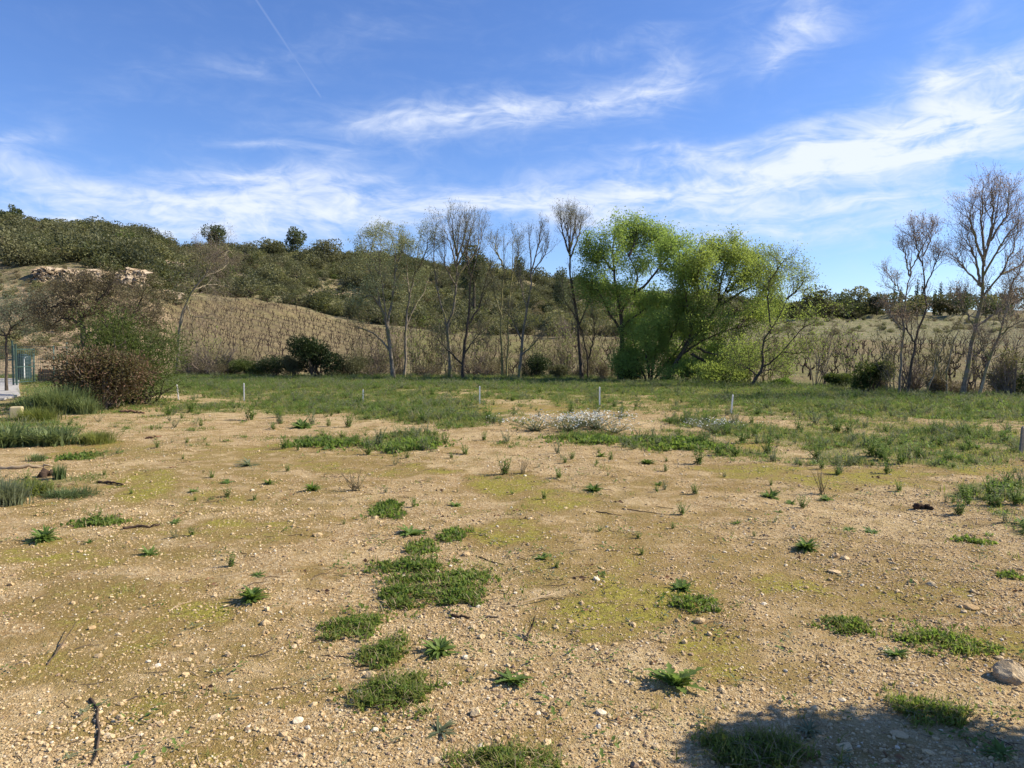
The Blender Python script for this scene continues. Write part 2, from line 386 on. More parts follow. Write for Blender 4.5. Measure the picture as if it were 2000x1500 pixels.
def build_ground():
    xs = spaced(-1500, 1500, 0, .06, .026); ys = spaced(-300, 2500, 3.2, .05, .022)
    X, Y = np.meshgrid(xs, ys); x, y = X.ravel(), Y.ravel(); z = H(x, y)
    nx = len(xs); i, j = np.meshgrid(np.arange(nx - 1), np.arange(len(ys) - 1)); b = (j * nx + i).ravel()
    q = np.stack([b, b + 1, b + 1 + nx, b + nx], 1)
    cx = x[b]; cy = y[b]; field = cy < edge(cx, cy) + 2.5
    moss, grass = patch(x, y, MOSS), grassy(x, y)
    px = pxcol(x, y)
    vine = ((px > 280) & (px < 1990) & (y < visible(px, 0)) & (y > edge(x, y) + 3)).astype(float)
    earth = ((px < 330) & (y > 46) & (y < 96)).astype(float) + np.clip(fbm(x, y, 14, 4) - .75, 0, 1) * 2 * (px < 1250) + np.exp(-((px - 660) / 70) ** 2 - ((y - 148) / 9) ** 2) * .9 + np.exp(-((px - 360) / 40) ** 2 - ((y - 118) / 6) ** 2)
    meadow = ((px > 1400) & (y > visible(px, 0)) & (y < 175)).astype(float)
    for nm, sel, m in (('ground', field, M['ground']), ('hillside', ~field, M['hill'])):
        used = np.unique(q[sel]); remap = np.full(len(x), -1); remap[used] = np.arange(len(used))
        mb = MB(); mb.add(np.stack([x, y, z], 1)[used], remap[q[sel]])
        me = mb.mesh(nm, m, True, {'moss': moss[used], 'grass': grass[used]} if nm == 'ground' else {'vine': vine[used], 'rows': (vine * (px < 790))[used], 'earth': np.clip(earth, 0, 1)[used], 'meadow': meadow[used]})
        kind(obj(nm, me), 'structure')

M = {}
def ground_mat(T, p):
    P = pos(T)
    big = T.noise(P, .35, 3); mid = T.noise(P, 2.2, 4, .6); fine = T.noise(P, 28., 4, .7); tiny = T.noise(P, 140., 2, .7)
    col = T.mix(T.smooth(big, .38, .62), (.37, .252, .110), (.48, .357, .178))
    col = T.mix(T.smooth(mid, .40, .64, 0., .65), col, (.28, .175, .072))
    col = T.mix(T.smooth(fine, .47, .60, 0., .75), col, (.62, .49, .295))
    col = T.mix(T.smooth(tiny, .52, .66, 0., .7), col, (.20, .125, .058))
    vo = T.node('ShaderNodeTexVoronoi'); T.l.new(P, vo.inputs['Vector']); vo.inputs['Scale'].default_value = 46; vo.inputs['Randomness'].default_value = 1
    vs = T.node('ShaderNodeSeparateColor'); T.l.new(vo.outputs['Color'], vs.inputs[0])
    peb = T.math('MULTIPLY', T.smooth(vo.outputs['Distance'], .30, .20, 0., 1.), T.smooth(vs.outputs[0], .45, .6))
    peb = T.math('MULTIPLY', peb, T.smooth(T.noise(P, .9, 3), .36, .6, .25, 1.))
    pc = T.mix(vs.outputs[1], (.70, .57, .36), (.46, .32, .165))
    moss = T.attr('moss'); gr = T.attr('grass')
    mn = T.math('ADD', T.noise(P, 2.6, 5, .68), T.math('MULTIPLY', T.math('SUBTRACT', fine, .5), .35))
    mm = T.math('ADD', T.math('MULTIPLY', moss, .85), T.math('MULTIPLY', T.math('SUBTRACT', mn, .47), 2.6))
    m_dull = T.smooth(mm, -.02, .50, 0., .78); m_bright = T.smooth(mm, .46, 1.15, 0., .85)
    col = T.mix(m_dull, col, (.215, .150, .042)); col = T.mix(m_bright, col, T.mix(T.smooth(fine, .4, .62), (.185, .165, .028), (.33, .295, .048)))
    gg = T.math('ADD', gr, T.math('MULTIPLY', T.math('SUBTRACT', T.noise(P, 1.6, 5, .65), .5), 1.5))
    col = T.mix(T.smooth(gg, .35, .85, 0., .82), col, T.mix(fine, (.13, .145, .045), (.22, .21, .075)))
    col = T.mix(T.math('MULTIPLY', peb, T.math('SUBTRACT', 1., T.math('MULTIPLY', m_bright, .75))), col, pc)
    h = T.math('ADD', T.math('MULTIPLY', fine, .9), T.math('MULTIPLY', tiny, .45))
    bump(T, p, h, 1., .026)
    return col
def hill_mat(T, p):
    P = pos(T)
    a, b, c = T.noise(P, .12, 4), T.noise(P, .9, 5, .65), T.noise(P, 4.5, 4, .7)
    scrub = T.mix(T.smooth(b, .35, .65), (.115, .115, .050), (.26, .205, .12))
    soil = T.mix(T.smooth(b, .36, .66), (.20, .148, .077), (.31, .232, .128)); soil = T.mix(T.smooth(c, .40, .62, 0., .75), soil, (.145, .128, .054)); soil = T.mix(T.math('MULTIPLY', T.smooth(a, .40, .58, 0., .7), T.math('SUBTRACT', 1., T.math('MULTIPLY', T.attr('rows'), .75))), soil, (.165, .160, .058))
    sx = T.node('ShaderNodeSeparateXYZ'); T.l.new(P, sx.inputs[0]); dd = T.math('ADD', T.math('MULTIPLY', sx.outputs[0], .785), T.math('MULTIPLY', T.math('SUBTRACT', sx.outputs[1], 75.), .62))
    fr = T.math('ABSOLUTE', T.math('SUBTRACT', T.math('FRACT', T.math('ADD', T.math('DIVIDE', dd, 2.2), .5)), .5))      # strips of dead growth along the rows
    soil = T.mix(T.math('MULTIPLY', T.math('MULTIPLY', T.smooth(fr, .26, .06), T.smooth(b, .36, .62, .1, .8)), T.attr('rows')), soil, (.125, .088, .052))
    pale = T.mix(T.smooth(c, .38, .62), (.42, .32, .19), (.27, .19, .105)); pale = T.mix(T.smooth(b, .52, .7, 0., .65), pale, (.14, .13, .06))
    mead = T.mix(T.smooth(b, .35, .65), (.155, .155, .065), (.25, .215, .12))
    col = T.mix(T.attr('vine'), scrub, soil)
    col = T.mix(T.smooth(T.math('ADD', T.attr('earth'), T.math('MULTIPLY', T.math('SUBTRACT', b, .5), .8)), .35, .65), col, pale)
    col = T.mix(T.attr('meadow'), col, mead)
    bump(T, p, T.math('ADD', b, T.math('MULTIPLY', c, .5)), .8, .5)
    return col
M['ground'] = mat('sandy_ground', ground_mat, .95, .1)
M['hill'] = mat('hillside', hill_mat, .95, .1)
build_ground()

# ------------------------------------------------------------------ trees
def resample(P, K):
    P = np.asarray(P, float)
    if len(P) == 2: P = np.array([P[0], (P[0] + P[1]) / 2, P[1]])
    Q = np.concatenate([[2 * P[0] - P[1]], P, [2 * P[-1] - P[-2]]]); out = []
    for t in np.linspace(0, len(P) - 1 - 1e-6, K):
        i = int(t); u = t - i; a, b, c, d = Q[i:i + 4]
        out.append(.5 * (2 * b + (c - a) * u + (2 * a - 5 * b + 4 * c - d) * u * u + (3 * b - a - 3 * c + d) * u ** 3))
    return np.array(out)
def grow(pts, rad, n, t0, t1, ang, length, up, wig, K, rr=.6, tip=.003, rg=None, shape=None, side=None, thick=.017):
    """n children on each of the given branches; all at once"""
    rg = rg or rng; N, Kp, _ = pts.shape; m = N * n
    pi = np.repeat(np.arange(N), n); t = (np.tile((np.arange(n) + .5) / n, N) + rg.uniform(-.5, .5, m) / n) * (t1 - t0) + t0
    g = np.clip(t, 0, 1) * (Kp - 1) * .9999; i = g.astype(int); f = (g - i)[:, None]
    p = pts[pi, i] * (1 - f) + pts[pi, i + 1] * f; r0 = rad[pi, i] * (1 - f[:, 0]) + rad[pi, i + 1] * f[:, 0]
    tan = unit(pts[pi, i + 1] - pts[pi, i]); perp = unit(np.cross(tan, rg.normal(size=(m, 3))))
    if side is not None: perp = unit(perp + np.array(side))
    a = np.radians(ang) * rg.uniform(.7, 1.3, m)[:, None]
    d = np.cos(a) * tan + np.sin(a) * perp
    L = length * rg.uniform(.55, 1.25, m) * (shape(t) if shape else 1)
    P = [p]
    for k in range(K - 1):
        d = unit(d + np.array([0, 0, up]) / (K - 1) + rg.normal(size=(m, 3)) * wig / math.sqrt(K - 1)); p = p + d * (L / (K - 1))[:, None]; P.append(p)
    r = np.minimum(r0 * rr, thick * np.maximum(L, .05) + .003)
    rad2 = r[:, None] * (1 - np.linspace(0, 1, K)) + tip * np.linspace(0, 1, K)
    return np.stack(P, 1), rad2
def limbs_from(px_lists, Y, zoff=0., rg=None, spread=.5):
    """limb outlines read off the photo, each drifting a little in depth"""
    rg = rg or rng; out = []
    for k, L in enumerate(px_lists):
        dr = rg.normal() * spread * (0 if k == 0 else 1); dep = np.linspace(0, 1, len(L)) ** 1.3 * dr
        out.append(np.array([at(a, b, Y + e) for (a, b), e in zip(L, dep)]))
    return out
BARK = {'grey': barkmat('grey_bark', (.27, .23, .175), (.12, .098, .07), (.20, .185, .075)),
        'dark': barkmat('dark_bark', (.115, .09, .066), (.042, .033, .025)),
        'pale': barkmat('pale_bark', (.34, .29, .20), (.15, .12, .08), (.20, .19, .075)),
        'red': barkmat('reddish_twigs', (.29, .23, .18), (.17, .13, .10)),
        'olive': barkmat('greenish_bark', (.27, .245, .11), (.14, .125, .055))}
LEAF = {'bright': leafmat('spring_leaves', (.150, .245, .058), (.315, .405, .105), .52, .7),
        'yellow': leafmat('yellow_green_leaves', (.185, .250, .060), (.345, .405, .105), .52, .7),
        'silver': leafmat('pale_young_leaves', (.17, .20, .085), (.34, .36, .19), .4, 1.),
        'bud': leafmat('reddish_buds', (.25, .17, .13), (.38, .28, .21), .3, 2.),
        'olivebud': leafmat('olive_buds', (.14, .135, .045), (.24, .22, .085), .3, 2.),
        'dark': leafmat('dark_evergreen_leaves', (.020, .034, .012), (.05, .075, .022), .2, 2.),
        'pine': leafmat('pine_needles', (.050, .068, .028), (.115, .135, .055), .25, .8),
        'scrub': leafmat('scrub_leaves', (.062, .076, .028), (.205, .200, .085), .3, .25, rv=1.),
        'holm': leafmat('holm_oak_leaves', (.045, .055, .025), (.150, .148, .072), .3, .5, rv=1.),
        'brush': leafmat('brown_brush', (.115, .092, .048), (.205, .172, .095), .3, 1.),
        'redbush': leafmat('red_brown_leaves', (.125, .075, .045), (.125, .130, .048), .35, 1.2, c=(.19, .105, .068)),
        'greenbush': leafmat('fresh_bush_leaves', (.055, .082, .018), (.115, .145, .035), .35, 1.6),
        'olive': leafmat('olive_tree_leaves', (.10, .125, .075), (.24, .265, .18), .25, 2.),
        'weed': leafmat('weed_leaves', (.085, .145, .032), (.185, .260, .062), .45, 5.),
        'clover': leafmat('clover_leaves', (.085, .135, .026), (.180, .250, .050), .5, 7.),
        'grey': leafmat('grey_green_leaves', (.12, .145, .075), (.23, .25, .145), .4, 5.),
        'grass': leafmat('grass_blades', (.125, .155, .034), (.255, .265, .078), .5, .7),
        'bluegrass': leafmat('blue_green_blades', (.085, .125, .045), (.19, .23, .092), .4, 3.),
        'dry': leafmat('dry_stalks', (.22, .165, .09), (.36, .28, .16), .2, 4.)}

def tree(name, label, cat, Y, outlines, r0, kindp, bark='grey', twig=None, leaf=None, base=None, group=None, seed=0):
    rg = np.random.default_rng(seed + 100)
    Ls = limbs_from(outlines, Y, rg=rg, spread=kindp.get('spread', .8))
    b = Ls[0][0]; gz = float(H(b[0], b[1])); org = np.array([b[0], b[1], gz]) if base is None else np.asarray(base)
    Ls[0][0][2] = min(Ls[0][0][2], gz) - .08
    K = 16; P = np.stack([resample(L, K) for L in Ls])
    ang = np.linspace(0, 1, K)
    rad = []
    for k, L in enumerate(Ls):
        ra = r0 * .68 if k == 0 else r0 * .62 * kindp.get('limb', .55) * (0.8 + .4 * rg.random())
        rad.append(ra * (1 - ang) ** .9 + .006)
    rad = np.array(rad); rad[0, 0] *= 1.35
    P[:, 1:-1] += rg.normal(size=P[:, 1:-1].shape) * .02
    wood = MB(); tubes(wood, P - org, rad, 8)
    crown = MB(); kp = kindp
    ht = max(p[:, 2].max() for p in Ls) - gz
    l1 = kp['l1'] * ht; sh = kp.get('shape')
    A, ra = grow(P, rad, kp['n1'], kp.get('t0', .3), .98, kp['a1'], l1, kp['up'], kp['wig'], 8, .6, .005, rg, sh)
    tubes(wood, A - org, ra, 5)
    B, rb = grow(A, ra, kp['n2'], .2, 1., kp['a2'], l1 * kp.get('q2', .5), kp['up'], kp['wig'], 6, .6, .003, rg)
    tubes(crown, B - org, rb, 3)
    C, rc = grow(B, rb, kp['n3'], .2, 1., kp['a3'], l1 * kp.get('q3', .25), kp['up'], kp['wig'], 4, .7, .0025, rg)
    tubes(crown, C - org, rc, 3)
    if leaf:
        n = kp['leaf_n']; sz = kp['leaf_s']
        tips = np.concatenate([C[:, 1:].reshape(-1, 3)] + ([B[:, 2:].reshape(-1, 3)] if kp.get('leafB', True) else []))
        if kp.get('leaf_zmin') is not None: tips = tips[tips[:, 2] > gz + kp['leaf_zmin'] * ht]
        sel = tips[rg.integers(0, len(tips), n)] + rg.normal(size=(n, 3)) * kp.get('leaf_j', .07)
        leaves(crown, sel - org, sz, kp.get('leaf_a', .5), kp.get('leaf_up', 0.), 1, rg=rg)
    t = thing(name, label, cat, org, 0, group)
    obj('trunk', wood.mesh(name + '_trunk', BARK[bark], True), t)
    obj('crown', crown.mesh(name + '_crown', [BARK[twig or bark], LEAF[leaf or 'bud']]), t)
    return t

up_shape = lambda t: 1.15 - .9 * t
POPLAR = dict(n1=11, a1=28, l1=.17, up=.6, wig=.22, n2=5, a2=32, n3=3, a3=34, t0=.25, shape=up_shape, leaf_n=2500, leaf_s=.06, spread=.7)
BARE = dict(n1=11, a1=42, l1=.19, up=.32, wig=.32, n2=7, a2=42, n3=5, a3=42, t0=.22, shape=up_shape, leaf_n=5000, leaf_s=.055, spread=1.0)
GREENT = dict(n1=13, a1=52, l1=.20, up=.12, wig=.35, n2=8, a2=50, n3=5, a3=50, t0=.3, leaf_n=26000, leaf_s=.105, leaf_j=.17, spread=1.5, leaf_a=.45, shape=lambda t: 1.2 - .45 * t)

tree('ash_tree', 'sparse pale-leaved tree with low left branch, left of the tall bare trees', 'tree', 38.5,
     [[(769, 735), (762, 680), (756, 638), (746, 608), (735, 560), (722, 530), (712, 500), (703, 470)], [(756, 640), (748, 570), (742, 510), (745, 455)], [(756, 638), (765, 590), (772, 530), (770, 480), (760, 450)],
      [(764, 690), (735, 655), (705, 640), (685, 636)], [(746, 608), (730, 580), (710, 580), (692, 603)], [(742, 540), (725, 495), (735, 455)], [(772, 530), (785, 490), (790, 460)]], .15,
     {**BARE, 'leaf_n': 9000, 'leaf_s': .075, 'leaf_zmin': .5, 'l1': .15, 'spread': .9}, 'grey', 'olive', 'silver', seed=1)
tree('slim_tree', 'slim forked bare tree directly right of the sparse pale-leaved tree', 'tree', 39.5,
     [[(789, 735), (792, 690), (793, 630), (800, 580), (808, 540), (815, 500), (822, 442)], [(793, 640), (812, 595), (828, 572), (838, 540)], [(800, 580), (795, 530), (790, 475)], [(808, 540), (832, 490), (835, 450)]], .10,
     {**BARE, 'leaf_n': 3500, 'l1': .14, 'leaf_s': .07, 'leaf_zmin': .5}, 'grey', 'olive', 'silver', seed=2)
tree('bare_poplar', 'tall bare fan-shaped tree with dark lower trunk, tallest left of centre', 'tree', 39,
     [[(879, 734), (876, 665), (873, 641), (885, 605), (891, 560), (892, 524), (895, 470), (900, 420)], [(873, 641), (867, 614), (855, 572), (848, 520), (850, 460), (853, 435)], [(892, 524), (880, 480), (863, 435)], [(892, 520), (912, 480), (925, 428)],
      [(892, 540), (930, 490), (944, 435)], [(891, 560), (870, 520), (868, 470)], [(892, 500), (885, 460), (883, 425)], [(892, 510), (908, 460), (912, 424)]], .14,
     {**POPLAR, 'l1': .15}, 'grey', 'grey', 'olivebud', seed=3)
tree('bare_poplar', 'dark-stemmed bare tree leaning right beside the fan-shaped tree', 'tree', 38.2,
     [[(903, 735), (907, 680), (913, 635), (916, 590), (920, 540), (935, 490), (950, 432)], [(913, 635), (935, 600), (945, 560), (963, 505)], [(905, 715), (882, 690), (862, 672), (850, 650)], [(907, 690), (925, 665), (945, 645)], [(920, 540), (912, 500), (918, 455)]], .12,
     {**BARE, 'l1': .14, 'leaf_n': 3500}, 'dark', 'grey', 'olivebud', seed=4)
tree('twin_stem_tree', 'two thin pale greenish bare stems rising side by side near centre', 'tree', 39,
     [[(981, 738), (979, 650), (981, 575), (984, 521), (985, 452)], [(990, 740), (993, 620), (999, 548), (1002, 490), (1006, 448)], [(984, 521), (970, 490), (962, 462)], [(999, 548), (1010, 505), (1015, 470)], [(980, 620), (965, 570), (958, 520)]], .075,
     {**POPLAR, 'l1': .14, 'limb': .9, 'leaf_n': 1600}, 'olive', 'grey', 'olivebud', seed=5)
tree('forked_tree', 'bare tree with leaning trunk forking into three thin stems at centre', 'tree', 38,
     [[(1014, 738), (1020, 665), (1029, 605), (1038, 530), (1035, 480), (1033, 452)], [(1038, 530), (1050, 480), (1056, 442)], [(1038, 535), (1062, 500), (1073, 470)], [(1018, 695), (1045, 670), (1062, 648)], [(1029, 605), (1018, 560), (1016, 520)], [(1020, 665), (1003, 630), (995, 600)]], .11,
     {**POPLAR, 'l1': .14, 'n1': 10, 'leaf_n': 1200}, 'grey', 'grey', 'olivebud', seed=6)
tree('tall_bare_tree', 'tall narrow bare tree with dark twin trunks left of the big green tree', 'tree', 38,
     [[(1137, 742), (1131, 680), (1129, 635), (1122, 590), (1114, 545), (1113, 500), (1114, 455), (1116, 415)], [(1149, 742), (1147, 704), (1140, 660), (1125, 620), (1105, 590), (1095, 565)], [(1113, 500), (1101, 460), (1096, 428)], [(1113, 505), (1130, 462), (1137, 428)],
      [(1149, 702), (1161, 650), (1156, 612)], [(1129, 640), (1150, 590), (1160, 560)], [(1113, 490), (1108, 450), (1106, 420)], [(1113, 490), (1122, 450), (1126, 420)]], .14,
     {**POPLAR, 'l1': .14, 'leaf_n': 4000, 'leaf_s': .05, 'n1': 13}, 'dark', 'grey', 'olivebud', seed=7)
tree('willow_tree', 'tall bright green tree with rounded crown lobes against the sky', 'tree', 37,
     [[(1212, 740), (1215, 665), (1213, 620), (1205, 570), (1200, 530), (1197, 480), (1205, 445)], [(1215, 650), (1190, 610), (1172, 575), (1152, 545)], [(1213, 610), (1235, 575), (1245, 540), (1228, 500), (1218, 462)], [(1235, 575), (1262, 555), (1290, 520), (1318, 492), (1335, 478)],
      [(1200, 530), (1172, 500), (1156, 488)], [(1290, 520), (1285, 485), (1278, 465)], [(1290, 525), (1322, 525), (1340, 515)], [(1215, 640), (1250, 610), (1290, 590)], [(1228, 500), (1240, 470), (1232, 445)]], .20,
     {**GREENT, 'leaf_n': 42000, 'l1': .125, 'n1': 13, 't0': .34}, 'dark', 'dark', 'bright', seed=8)
tree('willow_thicket', 'bushy bright green multi-stemmed willow filling the gap under the tall green tree', 'tree', 36,
     [[(1272, 742), (1280, 690), (1300, 640), (1310, 590)], [(1262, 742), (1245, 700), (1235, 650), (1240, 610)], [(1280, 738), (1310, 700), (1340, 660), (1350, 610)], [(1268, 740), (1262, 680), (1270, 620)], [(1290, 740), (1330, 720), (1370, 700), (1400, 690)], [(1255, 740), (1228, 720), (1222, 690)], [(1290, 690), (1320, 640), (1330, 590)]], .10,
     {**GREENT, 'leaf_n': 34000, 'l1': .20, 't0': .1, 'limb': .8, 'n1': 12}, 'dark', 'dark', 'bright', seed=9)
tree('willow_tree', 'wide yellow-green tree with spreading crown right of the tall green tree', 'tree', 35,
     [[(1300, 745), (1330, 692), (1370, 640), (1400, 600), (1430, 540), (1442, 495)], [(1330, 692), (1380, 662), (1440, 640), (1490, 625)], [(1345, 668), (1370, 570), (1398, 512), (1405, 482)], [(1400, 600), (1450, 570), (1480, 555), (1500, 540)], [(1370, 600), (1362, 540), (1372, 495)], [(1330, 695), (1350, 640), (1340, 580), (1350, 540)],
      [(1400, 600), (1410, 540), (1425, 500), (1440, 480)], [(1420, 570), (1460, 530), (1478, 510)], [(1440, 640), (1480, 600), (1510, 590)], [(1360, 680), (1420, 700), (1470, 695)], [(1350, 690), (1400, 720), (1440, 730)]], .16,
     {**GREENT, 'leaf_n': 50000, 'l1': .125, 't0': .2, 'leaf_s': .10}, 'dark', 'dark', 'yellow', seed=10)
tree('leaning_tree', 'sparse yellow-green tree with dark trunk leaning right at field edge', 'tree', 30.5,
     [[(1462, 757), (1480, 734), (1490, 716), (1489, 680), (1498, 656), (1519, 620), (1537, 584), (1552, 548)], [(1490, 716), (1510, 704), (1528, 686), (1564, 644), (1591, 629), (1612, 600)], [(1505, 642), (1500, 580), (1503, 550), (1510, 505)], [(1503, 550), (1525, 517), (1540, 500)], [(1537, 584), (1562, 560), (1570, 535)],
      [(1485, 728), (1505, 722), (1530, 728)], [(1528, 686), (1560, 690), (1590, 670)], [(1480, 735), (1455, 715), (1430, 710)]], .10,
     {**GREENT, 'leaf_n': 9000, 'l1': .15, 't0': .2, 'leaf_s': .075, 'n3': 4}, 'dark', 'olive', 'yellow', seed=11)
tree('bare_poplar', 'slim bare tree with pale lower stem, left one of the right-hand pair', 'tree', 25.2,
     [[(1752, 776), (1760, 713), (1765, 647), (1768, 580), (1777, 537), (1781, 468)], [(1768, 585), (1750, 557), (1732, 532)], [(1777, 540), (1768, 500), (1766, 480)], [(1765, 650), (1742, 620), (1730, 600)], [(1777, 537), (1792, 500), (1793, 470)]], .055,
     {**POPLAR, 'l1': .13, 'leaf_n': 2200, 'leaf_s': .045}, 'grey', 'red', 'bud', seed=12)
tree('bare_poplar', 'slim taller bare tree with dark curved stem, right one of the right-hand pair', 'tree', 25,
     [[(1768, 776), (1780, 713), (1788, 670), (1807, 607), (1808, 563), (1802, 513), (1803, 425)], [(1788, 672), (1770, 645), (1757, 628)], [(1802, 520), (1788, 470), (1784, 445)], [(1808, 563), (1825, 520), (1833, 490)], [(1803, 500), (1818, 465), (1820, 445)]], .065,
     {**POPLAR, 'l1': .12, 'leaf_n': 2600, 'leaf_s': .045}, 'dark', 'red', 'bud', seed=13)
tree('sapling', 'thin pale sapling leaning right, between the slim pair and the tall right tree', 'sapling', 25,
     [[(1803, 774), (1827, 723), (1840, 677), (1866, 630)], [(1827, 723), (1828, 690), (1836, 660)]], .04, {**BARE, 'n1': 6, 'n2': 4, 'n3': 3, 'l1': .16, 'leaf_n': 300, 'leaf_s': .04}, 'pale', 'grey', 'olivebud', seed=14)
tree('sapling', 'thin upright sapling just left of the tall right tree', 'sapling', 24.7,
     [[(1848, 776), (1853, 713), (1867, 657), (1880, 615)], [(1850, 750), (1832, 720), (1825, 690)]], .035, {**BARE, 'n1': 6, 'n2': 4, 'n3': 3, 'l1': .16, 'leaf_n': 300, 'leaf_s': .04}, 'pale', 'grey', 'olivebud', seed=15)
tree('tall_poplar', 'tallest bare tree at the right edge with reddish buds', 'tree', 24.3,
     [[(1878, 777), (1893, 703), (1907, 637), (1917, 590), (1920, 530), (1930, 480), (1947, 413), (1954, 350)], [(1917, 560), (1903, 500), (1875, 458)], [(1922, 520), (1917, 430), (1920, 352)], [(1918, 580), (1955, 535), (1980, 480), (1992, 405)], [(1918, 560), (1884, 524), (1863, 492)],
      [(1907, 637), (1943, 613), (1967, 597), (2005, 577)], [(1905, 640), (1884, 604), (1874, 580)], [(1922, 510), (1898, 440), (1893, 400)], [(1935, 470), (1965, 420), (1972, 375)], [(1930, 480), (1938, 420), (1935, 370)], [(1955, 535), (1990, 520), (2020, 490)], [(1920, 540), (1960, 470), (1985, 440)]], .105,
     {**POPLAR, 'l1': .14, 'n1': 13, 'a1': 34, 'leaf_n': 5500, 'leaf_s': .045, 'up': .45}, 'grey', 'red', 'bud', seed=16)
tree('leaning_poplar', 'bare tree leaning right across the right edge, beside the tallest tree', 'tree', 24,
     [[(1908, 779), (1930, 713), (1950, 657), (1963, 613), (1980, 550), (1994, 517), (2005, 470)], [(1930, 703), (1977, 683), (2015, 670)], [(1950, 657), (1983, 633), (2015, 622)], [(1925, 725), (1950, 735), (1975, 722)], [(1963, 613), (1975, 580), (1970, 540)], [(1930, 705), (1918, 680), (1916, 655)]], .065,
     {**BARE, 'l1': .15, 'leaf_n': 2500, 'leaf_s': .045}, 'pale', 'red', 'bud', seed=17)
tree('almond_tree', 'gnarled dark tree with sparse brown foliage behind the red-leaved bush', 'tree', 24.5,
     [[(168, 700), (163, 656), (157, 629), (168, 612), (186, 596), (192, 560)], [(163, 664), (180, 650), (204, 641), (228, 635), (231, 605), (222, 575)], [(157, 629), (150, 602), (129, 590), (111, 578)], [(204, 641), (240, 625), (264, 608), (273, 587), (286, 562)], [(228, 635), (270, 632), (308, 615)], [(150, 602), (150, 575), (158, 552)], [(129, 590), (105, 600), (88, 612)], [(186, 596), (210, 570), (232, 555)], [(157, 632), (125, 622), (100, 635)]], .15,
     {**BARE, 'l1': .26, 'a1': 65, 'up': .25, 'wig': .7, 'leaf_n': 11000, 'leaf_s': .065, 't0': .3, 'n2': 7}, 'dark', 'dark', 'brush', seed=18)
tree('olive_tree', 'grey-green olive tree cut by the left picture edge behind the fence', 'tree', 27,
     [[(12, 735), (14, 690), (13, 657), (25, 640), (40, 628), (55, 610)], [(13, 660), (-5, 630), (-15, 600)], [(20, 645), (20, 610), (30, 585)], [(40, 628), (70, 610), (85, 600)], [(14, 660), (-30, 640), (-60, 620)]], .07,
     {**BARE, 'l1': .30, 'a1': 55, 'up': .1, 'wig': .5, 'leaf_n': 9000, 'leaf_s': .07, 'leaf_a': .3, 't0': .35}, 'dark', 'grey', 'olive', seed=19)
tree('leaning_bare_tree', 'pale-trunked bare tree leaning right in front of the left vineyard', 'tree', 47,
     [[(345, 705), (352, 635), (364, 596), (378, 566), (402, 536), (414, 512), (422, 492)], [(400, 540), (432, 527), (450, 510)], [(366, 596), (375, 617), (420, 622), (455, 630)], [(414, 512), (440, 490), (455, 495)], [(378, 566), (410, 555), (440, 560)], [(402, 536), (395, 510), (402, 490)]], .16,
     {**BARE, 'l1': .24, 'a1': 62, 'up': 0., 'wig': .45, 'leaf_n': 3500, 'leaf_s': .07, 'limb': .4, 'spread': 1.8}, 'pale', 'red', 'brush', seed=20)

# ------------------------------------------------------------------ vineyard
def vine_mesh(k, simple=False):
    rg = np.random.default_rng(500 + k); mb = MB()
    h = rg.uniform(.38, .6); lean = rg.normal(size=2) * .10
    tr = np.array([[0, 0, -.1], [lean[0] * .4 + rg.normal() * .03, lean[1] * .4, h * .5], [lean[0], lean[1], h]])
    tubes(mb, resample(tr, 4 if simple else 6), np.linspace(.05, .038, 4 if simple else 6), 4 if simple else 6)
    n = rg.integers(3, 6); top = tr[-1]; arms = []
    for i in range(n):
        a = i * 6.28 / n + rg.normal() * .4; L = rg.uniform(.2, .42)
        e = top + [math.cos(a) * L * .75, math.sin(a) * L * .75, L * rg.uniform(.45, .95)]; m = top + (e - top) * .5 + [math.cos(a) * .05, math.sin(a) * .05, -.03]
        arms.append(resample(np.array([top - [0, 0, .02], m, e]), 4))
    A = np.array(arms); ra = np.tile(np.linspace(.032, .022, 4), (n, 1)); tubes(mb, A, ra, 3 if simple else 5)
    Cn, rc = grow(A, ra, 2, .8, 1., 35, .14 if simple else .16, .6, .3, 3, .6, .005, rg, thick=.04); tubes(mb, Cn, rc, 3)
    return mb.mesh('vine', M['vine'], True)
M['vine'] = barkmat('vine_wood', (.075, .052, .038), (.030, .021, .016), None, 8.)
